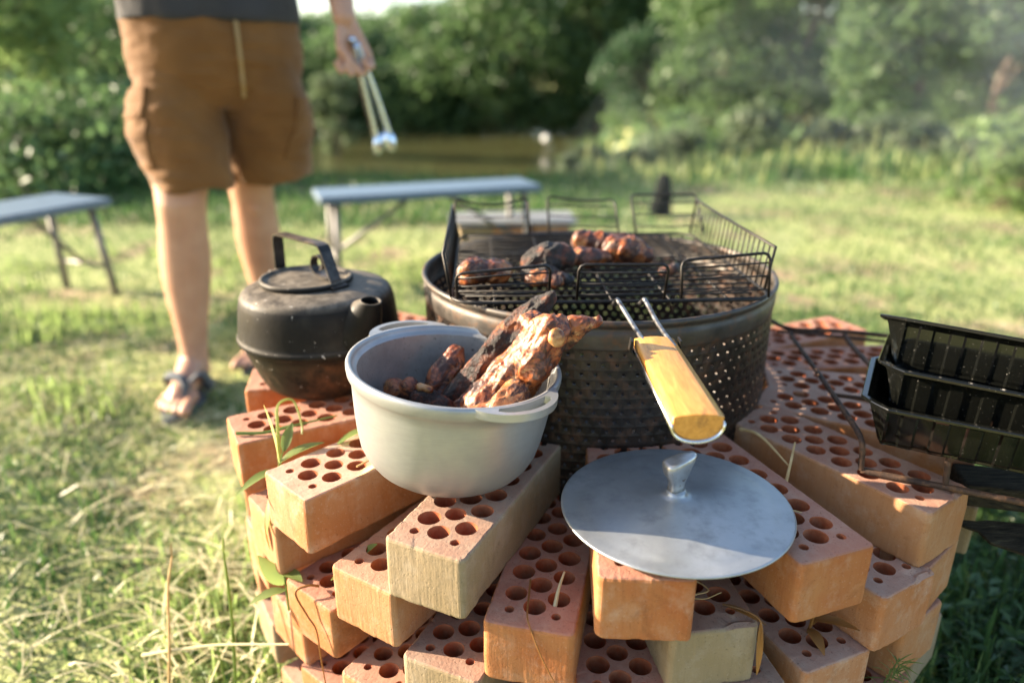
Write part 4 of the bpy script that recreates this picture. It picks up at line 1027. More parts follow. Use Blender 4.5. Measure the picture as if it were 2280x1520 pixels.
# tongs
CHROME = mat('polished_steel', (.58, .67, .80), .24, 1.0)
tg = thing('kitchen_tongs', 'shiny steel kitchen tongs hanging from the hand of the person in shorts', 'tongs', TG1)
sp = td.cross(Vector((0, 1, 0))).normalized(); fr = sp.cross(td).normalized()
for s in (-1, 1):
    bm = bmesh.new(); P = [TG0 + sp * s * .0035, TG0 + td * .06 + sp * s * .008, TG0 + td * .12 + sp * s * .012, TG0 + td * .185 + sp * s * .0150, TG0 + td * .210 + sp * s * .0155]
    tube(bm, smooth_path(P, 5), .0118, 12, flat=.22, up=sp * .6 + fr * .8)
    a = link('arm', bm_mesh(bm, smooth=True), CHROME, tg)
    bm = bmesh.new(); c_ = TG0 + td * .224 + sp * s * .014
    blob(bm, c_, (.0150, .010, .026), Matrix.Rotation(R(-12 * s), 4, 'Y')); link('scoop', bm_mesh(bm, smooth=True), CHROME, a)
bm = bmesh.new(); tube(bm, [TG0 - td * .006 - fr * .010, TG0 - td * .006 + fr * .010], .007, 14); link('hinge', bm_mesh(bm, smooth=True), CHROME, tg)
SMALL = []
# ------------------------------------------------------------------ benches
BLUE = mat('grey_blue_board', (.20, .27, .34), .45); h = NT(BLUE); n1 = h.noise(h.co((1, 12, 1), rnd=False), 14, 4); h.color(h.mix(h.f(n1, .35, .7), (.11, .155, .205), (.07, .11, .15)))
GALV = mat('grey_painted_tube', (.17, .16, .15), .5, .3)
def bench(label, c, rot, L, Wd, hgt):
    t = thing('folding_bench', label, 'bench', (c[0], c[1], 0), 'grey blue folding benches on the lawn'); M = Matrix.Translation(c + (0,) if isinstance(c, tuple) else c) @ Matrix.Rotation(R(rot), 4, 'Z')
    def P(x, y, z): return M @ Vector((x, y, z))
    bm = bmesh.new(); box(bm, (0, 0, hgt - .014), (L, Wd, .028), M, .006); link('seat', bm_mesh(bm), BLUE, t)
    for sx in (-1, 1):
        for sy in (-1, 1):
            bm = bmesh.new(); x, y = sx * (L / 2 - .06), sy * (Wd / 2 - .035)
            tube(bm, [P(x, y, hgt - .028), P(x + sx * .018, y + sy * .02, -.015)], .0125, 10); link('leg', bm_mesh(bm, smooth=True), GALV, t)
        bm = bmesh.new(); tube(bm, [P(sx * (L / 2 - .047), -(Wd / 2 - .022), .11), P(sx * (L / 2 - .047), Wd / 2 - .022, .11)], .008, 8); link('cross_tube', bm_mesh(bm, smooth=True), GALV, t)
        bm = bmesh.new(); tube(bm, [P(sx * (L / 2 - .047), 0, .11), P(sx * .07, 0, hgt - .035)], .0085, 8); link('brace', bm_mesh(bm, smooth=True), GALV, t)
    return t
bench('grey blue folding bench cut off by the left edge, behind the person', (-1.625, 2.325), 66 - 180, .56, .29, .345)
bench('grey blue folding bench standing between the shorts and the grill, facing the pond', (-.318, 2.80), 21, .84, .235, .342)

# ------------------------------------------------------------------ things further back on the lawn
pile_rows = [(0, 0), (1, 0), (2, 0), (0, 1), (1, 1), (2, 1), (0, 2), (1, 2), (2, 2)]
names = {(0, 0): 'leftmost brick of the bottom row', (1, 0): 'middle brick of the bottom row', (2, 0): 'rightmost brick of the bottom row', (0, 1): 'leftmost brick of the second row', (1, 1): 'middle brick of the second row',
         (2, 1): 'rightmost brick of the second row', (0, 2): 'leftmost brick of the upper row', (1, 2): 'middle brick of the upper row', (2, 2): 'rightmost brick of the upper row'}
cols = [B_GREY, B_PALE, B_PALE, B_GREY, B_PALE, B_TAN, B_GREY, B_PALE, B_TAN]
PX, PY, PR = .0, 3.02, R(4)
for (i, j), m_ in zip(pile_rows, cols):
    o = bpy.data.objects.new('brick', BRICKS[(i + 2 * j) % 7]); COL.objects.link(o)
    o.location = (PX + (-.158 + i * .158) * math.cos(PR) + .006 * ((j * 7 + i) % 3 - 1), PY + (-.158 + i * .158) * math.sin(PR), .0325 - .029 + j * .0655 + .0); o.scale = (1, 1, 1)
    o.rotation_euler = (0, 0, PR + R((i * 5 + j * 3) % 7 - 3)); o.scale = (.6, 2.2, 1)
    o.material_slots[0].link = 'OBJECT'; o.material_slots[0].material = m_
    tag(o, 'blurred pale %s in the pile seen through the basket' % names[(i, j)], 'brick', 'bricks in the pile behind the grill')
SLAB = mat('grey_concrete', (.42, .43, .43), .8); h = NT(SLAB); n1 = h.noise(h.co(), 20, 5, .7); h.color(h.ramp(n1, [(.35, (.15, .16, .17)), (.65, (.22, .23, .24))]))
bm = bmesh.new(); box(bm, (0, 0, 0), (.52, .22, .016), Matrix.Translation((PX, PY, .178)) @ Matrix.Rotation(PR, 4, 'Z'), .004); o = link('concrete_slab', bm_mesh(bm), SLAB); rebase(o, (PX, PY, .170)); tag(o, 'flat grey slab covering the blurred brick pile behind the grill', 'slab')
bm = bmesh.new(); tube(bm, [(.83, 4.05, -.02), (.832, 4.05, .10), (.835, 4.05, .18), (.836, 4.05, .225)], [.058, .055, .042, .026], 14); box(bm, (.815, 4.04, .03), (.10, .09, .06), bev=.012)
DKW = mat('blackened_wood', (.010, .012, .011), .95, spec=.1)
o = link('stump', remeshed(bm, .008, 2), DKW); rebase(o, (.83, 4.05, -.02)); tag(o, 'small dark stump standing in the lawn behind the grill basket', 'stump')
# float on the pond
WHITE = mat('white_plastic', (.85, .83, .78), .35); FP = Vector((1.44, 31.9, -2.5))
ft = thing('marker_float', 'white ball float on a thin stake in the pond, mirrored in the water', 'float', FP)
bm = bmesh.new(); bmesh.ops.create_uvsphere(bm, u_segments=20, v_segments=12, radius=.16, matrix=Matrix.Translation(FP + Vector((0, 0, .50)))); link('ball', bm_mesh(bm, smooth=True), WHITE, ft)
bm = bmesh.new(); tube(bm, [FP - Vector((0, 0, .3)), FP + Vector((0, 0, .4))], .03, 8); link('stake', bm_mesh(bm), GALV, ft)

# ------------------------------------------------------------------ trees and shrubs
def leaves(cs, n, rng_, size, sz_var=.4, surf=.62, dirbias=.12, aspect=.62):
    """n leaf faces spread in the clumps cs = [(x, y, z, rx, ry, rz)]: mostly near the clump surface, tilted outwards"""
    cs = np.array(cs); vol = (cs[:, 3] * cs[:, 4] * cs[:, 5]) ** .67; pick = rng_.choice(len(cs), n, p=vol / vol.sum()); C = cs[pick]
    d = rng_.normal(size=(n, 3)); d /= np.linalg.norm(d, axis=1)[:, None]
    r = (surf + (1.12 - surf) * rng_.random(n)) * (1 + .12 * rng_.normal(size=n))
    P = C[:, :3] + d * C[:, 3:] * r[:, None]
    nrm = d * dirbias + rng_.normal(size=(n, 3)) * .5 + np.array([0, 0, .35]); nrm /= np.linalg.norm(nrm, axis=1)[:, None]
    t = np.cross(nrm, rng_.normal(size=(n, 3))); t /= np.linalg.norm(t, axis=1)[:, None]; b = np.cross(nrm, t)
    s = size * (1 + sz_var * rng_.normal(size=n)).clip(.4, 2)[:, None]
    V = np.stack([P - t * s, P + b * s * aspect + nrm * s * .12, P + t * s, P - b * s * aspect + nrm * s * .12], 1).reshape(-1, 3)
    return V, np.arange(4 * n).reshape(n, 4)
def clumps(base, hgt, wid, rng_, n, low=.18, shape='round', cl=.34):
    out = []
    for i in range(n):
        t = rng_.random() ** .8; z = low + (1 - low) * t
        if shape == 'round': rad = math.sqrt(max(.05, 1 - ((z - .55) / .52) ** 2))
        elif shape == 'cone': rad = max(.12, 1.05 - z)
        else: rad = .75 + .25 * math.sin(z * 9)
        a = rng_.random() * 2 * PI; q = rad * (.35 + .65 * rng_.random() ** .5) * wid / 2 * .8
        s = cl * wid / 2 * (.7 + .6 * rng_.random())
        out.append((base[0] + q * math.cos(a), base[1] + q * math.sin(a), base[2] + hgt * z * .93, s, s, s * (.62 + .25 * rng_.random())))
    return out
def tree(name, label, cat, base, hgt, wid, nleaf, size, mats_, w=(.6, .25, .15), shape='round', ncl=22, low=.18, seed=0, trunk=True, group=None, cl=.34, trunk_r=None, surf=.62):
    rg = np.random.default_rng(100 + seed); t = thing(name, label, cat, base, group); cs = clumps(base, hgt, wid, rg, ncl, low, shape, cl)
    V, F = leaves(cs, nleaf, rg, size, surf=surf); cw = rg.choice(len(mats_), len(F), p=np.array(w[:len(mats_)]) / sum(w[:len(mats_)]))
    link('crown', np_mesh('m', V, F, cw), mats_, t)
    bm = bmesh.new(); r = trunk_r or max(.012, hgt * .022); b = Vector(base)
    if trunk:
        pts = [b - Vector((0, 0, .2 * min(1, hgt))), b + Vector((rg.normal() * .03 * hgt, 0, hgt * .3)), b + Vector((rg.normal() * .04 * hgt, rg.normal() * .03 * hgt, hgt * .6)), b + Vector((rg.normal() * .05 * hgt, 0, hgt * .86))]
        sp_ = smooth_path(pts, 4); tube(bm, sp_, [r * (1 - .8 * k / (len(sp_) - 1)) for k in range(len(sp_))], 8)
        for k in range(min(8, ncl)):
            c_ = Vector(cs[k][:3]); s0_ = sp_[min(len(sp_) - 1, 3 + k)]
            tube(bm, smooth_path([s0_, s0_.lerp(c_, .5) + Vector((0, 0, .04 * hgt)), c_], 3), [r * .42 * (1 - .12 * q) for q in range(7)], 6)
    else:
        for k in range(min(14, ncl)):
            c_ = Vector(cs[k][:3]); s0_ = b + Vector((rg.normal() * wid * .08, rg.normal() * wid * .08, -.1 * min(1, hgt))); tube(bm, smooth_path([s0_, s0_.lerp(c_, .5) + Vector((0, 0, .05 * hgt)), c_], 3), [r * .5 * (1 - .11 * q) for q in range(7)], 6)
    link('trunk' if trunk else 'stems', bm_mesh(bm, smooth=True), BARK, t); return t
def gz(x, y): return float(ground_z(x, y))
def top_z(px_y, D): return CAM_H + D * math.tan(R(math.degrees(math.atan((760 - px_y) / 1620)) - CAM_PITCH))
def place(px, D): return (px - 1140) / 1620 * D * .945
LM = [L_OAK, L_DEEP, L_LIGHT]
# far bank, individual trees (photo column, distance, top row, width)
far = [
 ('Far bank tree with a broad sunlit bough over dark hollows, in the middle', 1130, 43.0, -60, 9.5, 0), ('rounded far bank tree right of the middle one, with a pale top', 1330, 45.0, -110, 9.0, 1),
 ('tall far bank tree behind the middle, top cut off by the frame', 1500, 44.0, -170, 9.0, 2), ('far bank tree left of the broad sunlit bough, dark foot at the water', 960, 44.5, 30, 8.0, 3),
 ('low far bank tree beneath the strip of sky', 830, 47.0, 55, 8.0, 4), ('distant tree on the far bank just right of the shorts', 735, 50.0, 75, 8.0, 5),
]
for i, (lb, px, D, ty, wd, sd_) in enumerate(far):
    x = place(px, D); y = D * .985; b = (x, y, gz(x, y) - .1); hg = top_z(ty, y) - b[2]
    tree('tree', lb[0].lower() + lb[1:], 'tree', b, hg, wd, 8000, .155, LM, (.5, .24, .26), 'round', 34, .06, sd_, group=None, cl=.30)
# light willow by the water
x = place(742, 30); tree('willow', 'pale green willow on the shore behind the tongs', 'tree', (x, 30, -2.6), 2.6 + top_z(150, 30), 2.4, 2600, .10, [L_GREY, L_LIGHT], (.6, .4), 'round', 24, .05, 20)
# wood on the right bank
right = [
 ('mid green tree on the right bank with a dark gap beneath it', 1600, 27.0, -190, 5.6, 6, LM), ('tree on the right bank whose dark trunk shows between two boughs', 1800, 25.0, -230, 5.2, 7, LM),
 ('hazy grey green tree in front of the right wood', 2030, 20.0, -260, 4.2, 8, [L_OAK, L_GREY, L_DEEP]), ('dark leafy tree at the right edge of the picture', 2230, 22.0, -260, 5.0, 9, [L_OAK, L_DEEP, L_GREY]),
 ('dark low tree in the shade between the pond and the right wood', 1460, 30.0, 80, 5.0, 10, [L_DEEP, L_OAK]),
]
for lb, px, D, ty, wd, sd_, ms in right:
    x = place(px, D); b = (x, D, gz(x, D) - .1); hg = top_z(ty, D) - b[2]
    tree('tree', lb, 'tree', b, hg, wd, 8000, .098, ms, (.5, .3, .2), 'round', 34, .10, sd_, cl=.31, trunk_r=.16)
# pale bushes along the right meadow
bush = [
 ('low pale bush at the water end of the meadow, left of the taller ones', 1330, 6.7, 330, .55, 30), ('tall yellowish bush standing above the others behind the smoke', 1690, 7.2, 240, .78, 31),
 ('low rounded bush left of the tall yellowish one', 1520, 7.4, 300, .75, 32), ('pointed yellowish bush right of the tall one', 1850, 7.0, 280, .60, 33),
 ('grey green bush in front of the hazy tree', 2010, 6.8, 265, .70, 34), ('broad olive bush at the foot of the right wood', 2170, 6.6, 300, .80, 35), ('small pale bush in front of the dark low tree', 1420, 6.9, 335, .50, 36),
]
for lb, px, D, ty, wd, sd_ in bush:
    x = place(px, D); b = (x, D, gz(x, D) - .02); hg = top_z(ty, D) - b[2]
    tree('bush', lb, 'bush', b, hg, wd * 1.3, 3200, .028, [L_GREY, L_YEL, L_LIGHT], (.16, .60, .24), 'cone' if sd_ in (31, 33) else 'round', 30, .03, sd_, trunk=False, cl=.30, surf=.35, group='pale bushes along the right meadow')
x = place(2290, 4.3); b = (x, 4.3, gz(x, 4.3)); tree('sapling', 'bright yellow green sapling at the right edge of the meadow', 'sapling', b, top_z(250, 4.3) - b[2], .85, 2200, .022, [L_LIGHT, L_OAK, L_YEL], (.52, .30, .18), 'col', 60, .04, 40, trunk=False, cl=.16, surf=.1)
# leafy thicket on the left
left = [
 ('bright leafy tree filling the upper left corner', 40, 6.6, -330, 2.6, 50, [L_LIGHT, L_OAK, L_YEL], .036, 11000, .0), ('green bushy tree behind the left bench, next to the person', 170, 7.6, -40, 1.7, 51, [L_OAK, L_LIGHT], .038, 5200, 0),
 ('darker tall tree between the leafy corner and the shorts', 255, 13.0, -120, 3.2, 52, [L_OAK, L_DEEP, L_LIGHT], .075, 6000, .0), ('low bush beneath the leafy corner, just above the left bench', 110, 5.1, 255, 2.0, 53, [L_OAK, L_LIGHT, L_DEEP], .030, 7500, 0),
 ('dark shrub behind the left bench legs', 235, 4.4, 470, .42, 54, [L_DEEP, L_OAK], .022, 1500, 0), ('dark shrub under the left bench seat', 20, 4.2, 480, .6, 55, [L_DEEP, L_OAK], .022, 1800, 0),
]
for lb, px, D, ty, wd, sd_, ms, sz, nl, lo in left:
    x = place(px, D); b = (x, D, gz(x, D) - .05); hg = top_z(ty, D) - b[2]
    tree('tree' if hg > 1.2 else 'shrub', lb, 'tree' if hg > 1.2 else 'shrub', b, hg, wd, nl, sz, ms, (.34, .46, .20), 'col' if sd_ < 53 else 'round', 40, .03 + lo, sd_, trunk=sd_ < 53, cl=.30)
# the wood behind reads as one mass
rg = np.random.default_rng(5); cs = []
for i in range(1150):
    px = rg.uniform(-250, 2500); D = rg.uniform(48, 62) if px < 1480 else rg.uniform(29, 44)
    if px < 480: D = rg.uniform(40, 60)
    x = place(px, D); g0 = gz(x, D); ty = 45 if 640 < px < 900 else (20 if px < 1100 else (-150 if px < 1480 else -260)); 
    if px <= 640: ty = 20 if px > 180 else -60
    tp = top_z(ty, D) - g0; z = g0 + tp * rg.random() ** .8; s = rg.uniform(.9, 1.9) * (D / 50); cs.append((x, D, min(z, g0 + tp - s * .5), s, s, s * .75))
for i in range(130):
    px = rg.uniform(1290, 2050); D = rg.uniform(16, 38); x = place(px, D); s = rg.uniform(.35, .8) * D / 26; cs.append((x, D, gz(x, D) + rg.uniform(-.1, .9), s, s, s * .8))
for i in range(150):
    px = rg.uniform(250, 1750); D = rg.uniform(41.5, 45); x = place(px, D); s = rg.uniform(.6, 1.3); cs.append((x, D, gz(x, D) + rg.uniform(0, 2.2), s, s, s * .8))
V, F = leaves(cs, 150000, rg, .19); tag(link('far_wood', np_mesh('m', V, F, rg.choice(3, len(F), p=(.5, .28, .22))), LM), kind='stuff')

# ------------------------------------------------------------------ grass
def blades(P, hgt, wid, rg, lean=.5, flat=0.0):
    """curved three-segment blades; returns verts, tris"""
    n = len(P); a = rg.random(n) * 2 * PI; d = np.stack([np.cos(a), np.sin(a), np.zeros(n)], 1); ph = a + PI / 2 + rg.normal(size=n) * .5; w = np.stack([np.cos(ph), np.sin(ph), rg.normal(size=n) * .2], 1)
    ln = (lean * np.abs(rg.normal(size=n)) + flat)[:, None]; H_ = hgt[:, None]; up = np.array([0, 0, 1.0]); W_ = wid[:, None] * w
    L1 = np.sqrt(np.maximum(0.02, 1 - (ln * .5) ** 2).clip(0.02)); 
    m1 = P + H_ * (.45 * up / (1 + ln * .6) + d * ln * .18); m2 = P + H_ * (.80 * up / (1 + ln * 1.1) + d * ln * .48); tp = P + H_ * (.98 * up / (1 + ln * 1.9) + d * ln * .92)
    V = np.stack([P - W_, P + W_, m1 - W_ * .85, m1 + W_ * .85, m2 - W_ * .55, m2 + W_ * .55, tp], 1).reshape(-1, 3)
    b = np.arange(n)[:, None] * 7; T = np.array([0, 1, 3, 0, 3, 2, 2, 3, 5, 2, 5, 4, 4, 5, 6]); F = (b + T[None]).reshape(-1, 3); return V, F, 5
def scatter(n, y0, y1, rg, power=1.0, margin=1.35):
    y = y0 + (y1 - y0) * rg.random(n) ** power; x = (rg.random(n) * 2 - 1) * (y * .70 + .22) * margin; return x, y
def lawn(name, n, y0, y1, rg, h0, h1, w0, mats_, wts, keep, lean=.6, flat=0.0, power=1.0, zoff=-.004, kind='stuff'):
    x, y = scatter(n, y0, y1, rg, power); k = keep(x, y); x, y = x[k], y[k]; z = ground_z(x, y) + zoff
    hg = (h0 + (h1 - h0) * rg.random(len(x)) ** 1.6) * (1 + .35 * vn(x, y, 3.1, 5)); wd = w0 * (.6 + .8 * rg.random(len(x)))
    V, F, per_ = blades(np.stack([x, y, z], 1), hg, wd, rg, lean, flat)
    zone = vn(x, y, 2.0, 9) + rg.normal(size=len(x)) * .55; q = np.quantile(zone, np.cumsum(wts)[:-1] / np.sum(wts)); mi = np.searchsorted(q, zone)
    return tag(link(name, np_mesh('m', V, F, np.repeat(mi, per_)), mats_), kind=kind)
def soilmask(x, y): return vn(x, y, 3.4, 2) + .6 * vn(x, y, 9, 4)
def off_stack(x, y): return np.hypot(x - STACK[0], y - STACK[1]) > .47
def feet(x, y): return (np.hypot((x + .81) / .06, (y - 1.65) / .14) > 1) & (np.hypot((x + .72) / .07, (y - 1.9) / .12) > 1)
rg = np.random.default_rng(21)
GM = [G_DARK, G_GREEN, G_YEL, G_STRAW]
def keep_near(x, y):
    bare = (np.hypot((x + .62) / .34, (y - .98) / .42) < 1)
    k = off_stack(x, y) & feet(x, y) & (soilmask(x, y) + rg.normal(size=len(x)) * .45 < np.where(bare, -.15, .62)); return k
lawn('lawn_grass', 53000, .25, 2.3, rg, .012, .050, .0024, GM, (.08, .36, .36, .20), keep_near, .75, power=.75)
lawn('lawn_grass', 77000, 2.2, 6.2, rg, .010, .052, .0030, GM, (.03, .33, .52, .12), lambda x, y: (vn(x, y, 2.6, 7) + rg.normal(size=len(x)) * .6 < .9), .7, power=.8)
# mown litter lying flat, mostly left and around the stack
def keep_lit(x, y): return off_stack(x, y) & feet(x, y) & (x < .9) & (soilmask(x, y) + rg.normal(size=len(x)) * .7 > -.25)
lawn('hay_litter', 10800, .25, 2.0, rg, .03, .085, .0017, [G_STRAW, G_YEL, G_GREEN], (.62, .26, .12), keep_lit, .5, flat=1.9, zoff=.006)
# small broad weeds between the blades
def weeds(n, y0, y1, rg, size, mats_, keep, zmax=.03):
    x, y = scatter(n, y0, y1, rg); k = keep(x, y); x, y = x[k], y[k]; m = len(x); z = ground_z(x, y) + rg.random(m) * zmax + .006
    P = np.stack([x, y, z], 1); nrm = rg.normal(size=(m, 3)) * .45 + np.array([0, 0, 1]); nrm /= np.linalg.norm(nrm, axis=1)[:, None]; t = np.cross(nrm, rg.normal(size=(m, 3))); t /= np.linalg.norm(t, axis=1)[:, None]; b = np.cross(nrm, t)
    s = (size * (.5 + rg.random(m)))[:, None]; V = np.stack([P - t * s, P + b * s * .45 + nrm * s * .15, P + t * s - nrm * s * .2, P - b * s * .45 + nrm * s * .15], 1).reshape(-1, 3)
    tag(link('ground_weeds', np_mesh('m', V, np.arange(4 * m).reshape(m, 4), rg.choice(len(mats_), m)), mats_), kind='stuff')
weeds(16000, .25, 3.0, rg, .0065, [G_GREEN, G_YEL, L_LIGHT, G_DARK, G_STRAW], lambda x, y: off_stack(x, y) & feet(x, y) & (vn(x, y, 4, 6) > -.1))
# dark weeds right of the stack, tall
def keep_r(x, y): return off_stack(x, y) & (x > .42) & (y < 1.5)
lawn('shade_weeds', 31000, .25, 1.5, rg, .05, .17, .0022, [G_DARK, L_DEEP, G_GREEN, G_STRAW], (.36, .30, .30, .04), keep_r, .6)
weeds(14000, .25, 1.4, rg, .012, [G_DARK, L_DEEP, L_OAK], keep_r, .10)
# taller grass along the bank and across the right meadow
rg = np.random.default_rng(33)
lawn('bank_grass', 26000, 3.7, 6.4, rg, .025, .12, .005, GM, (.14, .46, .34, .06), lambda x, y: (x < .12 * y + .3), .35)
lawn('meadow_grass', 55000, 4.8, 8.0, rg, .05, .20, .006, GM, (.0, .22, .56, .22), lambda x, y: (x > .08 * y + .1) & (rng.random(len(x)) < sstep(4.9, 6.2, y) * .9 + .1), .35, power=.9)
lawn('meadow_grass', 16000, 9, 30.0, rg, .2, .5, .018, GM, (.1, .36, .44, .10), lambda x, y: x > .10 * y + .3, .3)

lawn('lawn_tufts', 26000, .25, 3.2, rg, .035, .10, .0026, [G_GREEN, G_YEL, G_STRAW, G_DARK], (.44, .34, .12, .10), lambda x, y: off_stack(x, y) & feet(x, y) & (x < .6) & (vn(x, y, 5.5, 15) + .5 * vn(x, y, 13, 16) > .35), .55, power=.8)
lawn('reeds', 7000, 5.3, 7.8, rg, .05, .32, .007, [G_YEL, L_YEL, G_STRAW, G_GREEN], (.34, .26, .24, .16), lambda x, y: (x > .085 * y) & (vn(x, y, 2.4, 12) + rg.normal(size=len(x)) * .3 > .0), .4)

# ------------------------------------------------------------------ sprigs, straws and leaves on the bricks
STRAW = mat('dry_straw', (.52, .36, .15), .6); h = NT(STRAW); n1 = h.noise(h.co((1, 1, 1)), 60, 3); h.color(h.mix(h.f(n1, .35, .7), (.60, .44, .21), (.40, .24, .085)))
DRY = leaf_mat('withered_leaf', (.34, .16, .045), .3); FRESH = leaf_mat('fresh_leaf', (.17, .26, .06), .45); DKL = leaf_mat('dark_green_leaf', (.05, .17, .035), .35)  # withered brown, fresh green and a darker green leaf
def leaf_shape(bm, p, d, n_, L, Wd, bend=.25, midx=0, seg=8):
    d = Vector(d).normalized(); s = d.cross(Vector(n_)).normalized(); u = s.cross(d); L_, C_, R_ = [], [], []
    for k in range(seg + 1):
        t = k / seg; w = Wd / 2 * math.sin(PI * min(1, t * .93 + .05)) ** .8 * (1 - .25 * t); c = Vector(p) + d * L * t - u * bend * L * t * t
        L_.append(bm.verts.new(c + s * w + u * w * .35)); C_.append(bm.verts.new(c)); R_.append(bm.verts.new(c - s * w + u * w * .35))
    for k in range(seg):
        for A, B in ((L_, C_), (C_, R_)):
            f = bm.faces.new((A[k], B[k], B[k + 1], A[k + 1])); f.material_index = midx; f.smooth = True
def straw(name, label, cat, pts, r, m, leaf_list=(), lm=None, group=None):
    bm = bmesh.new(); P = smooth_path(pts, 6); n = len(P); tube(bm, P, [r * (1 - .55 * k / (n - 1)) for k in range(n)], 6)
    for (p, d, nn, L, Wd, b) in leaf_list: leaf_shape(bm, p, d, nn, L, Wd, b, 1)
    me = bpy.data.meshes.new('m'); bm.to_mesh(me); bm.free(); o = link(name, me, [m, lm or m]); lo = min(pts, key=lambda p: p[2]); rebase(o, lo); return tag(o, label, cat, group)
T0 = .3555
straw('grass_sprig', 'arched pale grass sprig standing up over the sunlit orange brick', 'grass sprig', [(-.268, .735, T0 - .03), (-.270, .750, T0 + .015), (-.275, .775, T0 + .035), (-.262, .790, T0 + .034), (-.250, .775, T0 + .012), (-.2475, .765, T0 + .002)], .0022, G_YEL,
      [((-.268, .735, T0 - .02), (-.05, .1, .4), (1, 0, 0), .07, .008, .1)], G_YEL)
straw('weed_sprig', 'green leafy weed growing between the pale pink brick and the orange one', 'weed', [(-.268, .712, T0 - .065), (-.264, .722, T0 - .02), (-.258, .728, T0 + .004)], .0016, G_GREEN,
      [((-.262, .722, T0 - .012), (.5, .15, .35), (0, 0, 1), .052, .020, .25), ((-.264, .720, T0 - .02), (-.45, -.5, .15), (0, 0, 1), .050, .016, .4), ((-.258, .727, T0), (.1, .5, .6), (0, -1, .4), .035, .014, .2), ((-.264, .716, T0 - .035), (-.2, -.6, -.5), (-.5, 0, 1), .055, .017, .2)], FRESH)
straw('leaf', 'single bright green leaf lying on the edge of the sunlit orange brick beside the pot', 'leaf', [(-.198, .745, T0 + .001), (-.190, .752, T0 + .004)], .001, G_GREEN, [((-.200, .742, T0 + .001), (.75, .5, .30), (-.2, .2, 1), .050, .024, .12)], FRESH)
straw('grass_stalk', 'limp green stem lying across the holes of the sunlit orange brick', 'grass stem', [(-.325, .765, T0 + .003), (-.290, .768, T0 + .003), (-.255, .785, T0 + .005), (-.215, .806, T0 + .006)], .0022, G_GREEN, [((-.29, .768, T0 + .003), (.8, .35, .12), (0, 0, 1), .05, .006, .1)], G_GREEN)
straw('straw', 'thin straw lying by the small hole of the pale pink brick next to the pot', 'straw', [(-.168, .690, T0 + .002), (-.150, .706, T0 + .005), (-.138, .709, T0 + .008)], .0011, STRAW)
straw('withered_leaf', 'curled withered leaf on the pale pink brick against the pot', 'leaf', [(-.160, .676, T0 + .002), (-.146, .684, T0 + .004)], .0008, STRAW, [((-.165, .672, T0 + .001), (.8, .4, .18), (0, 0, 1), .030, .011, -.2)], G_STRAW)
straw('straw', 'long pale straw with a dark upper end lying on the long tan brick', 'straw', [(.272, .776, T0 + .003), (.284, .742, T0 + .012), (.303, .700, T0 - .002)], .0022, STRAW)
straw('straw', 'pale straw standing in the gap between the long tan brick and the bright orange one', 'straw', [(.288, .668, T0 - .022), (.300, .690, T0 - .004), (.318, .726, T0 + .012)], .0022, STRAW)
straw('straw', 'short yellow straw beside the lid on the bright orange brick', 'straw', [(.258, .600, T0 + .002), (.272, .605, T0 + .003), (.281, .603, T0 + .002)], .0011, STRAW)
T1 = .2905
straw('dry_stem', 'thin dark stem lying over the wide open brick and down its end', 'stem', [(.018, .583, T1 + .004), (.016, .560, T1 + .003), (.014, .536, T1 + .004), (.016, .522, T1 + .001), (.028, .512, T1 - .028), (.044, .506, T1 - .060)], .0011, DRY)
straw('straw', 'pale straw standing in a hole of the wide open brick', 'straw', [(.040, .552, T1 - .003), (.044, .560, T1 + .012), (.050, .572, T1 + .022)], .0022, G_STRAW)
straw('dry_stem', 'bent straw folded over the orange brick at the lower left', 'stem', [(-.212, .655, T1 - .062), (-.222, .648, T1 - .056), (-.234, .641, T1 - .060), (-.222, .635, T1 - .085), (-.212, .629, T1 - .10), (-.208, .622, T1 - .135), (-.205, .620, T1 - .18)], .0015, DRY)
straw('withered_leaf', 'withered orange leaf hanging over the tan brick beneath the pale pink one', 'leaf', [(-.272, .706, T1 + .003), (-.276, .699, T1 + .006), (-.276, .690, T1 - .004)], .0009, DRY, [((-.276, .692, T1 - .002), (.02, -.15, -1), (-1, -.3, 0), .038, .009, .08)], DRY)
straw('withered_leaf', 'brown withered grass spilling from the grey tan brick down its right side', 'leaf', [(.196, .548, T1 + .004), (.212, .538, T1 + .006), (.224, .526, T1 + .004), (.226, .518, T1 - .02)], .0012, DRY, [((.224, .525, T1 + .003), (.02, -.2, -1), (0, -1, .1), .055, .007, .1), ((.196, .548, T1 + .004), (.7, -.5, .1), (0, 0, 1), .04, .008, .2)], DRY)
straw('withered_leaf', 'brown withered grass hanging down the left part of the grey tan brick', 'leaf', [(.166, .545, T1 + .004), (.160, .528, T1 + .005), (.158, .518, T1 - .01)], .0012, DRY, [((.160, .526, T1 + .003), (-.05, -.25, -1), (0, -1, .1), .050, .008, .05)], DRY)
straw('dry_stem', 'tangle of dry stems lying in the hollow of the grey tan brick', 'stem', [(.150, .540, T1 + .003), (.165, .552, T1 + .009), (.185, .560, T1 + .010), (.172, .572, T1 + .012), (.158, .560, T1 + .008), (.176, .548, T1 + .010), (.196, .556, T1 + .011)], .0010, STRAW)
T2_ = .2255
straw('weed_sprig', 'dark leafy weed rising from a hole of the third course brick at lower right', 'weed', [(.300, .590, T2_ - .02), (.303, .588, T2_ + .02), (.308, .586, T2_ + .036)], .0022, DRY,
      [((.303, .588, T2_ + .015), (.7, -.3, .35), (0, 0, 1), .040, .015, .4), ((.306, .588, T2_ + .028), (-.6, -.2, .3), (0, 0, 1), .034, .013, .4), ((.303, .588, T2_ + .01), (.35, .5, .5), (0, 0, 1), .036, .014, .3), ((.300, .588, T2_ + .005), (.1, -.8, .2), (0, 0, 1), .03, .014, .4)], DKL)
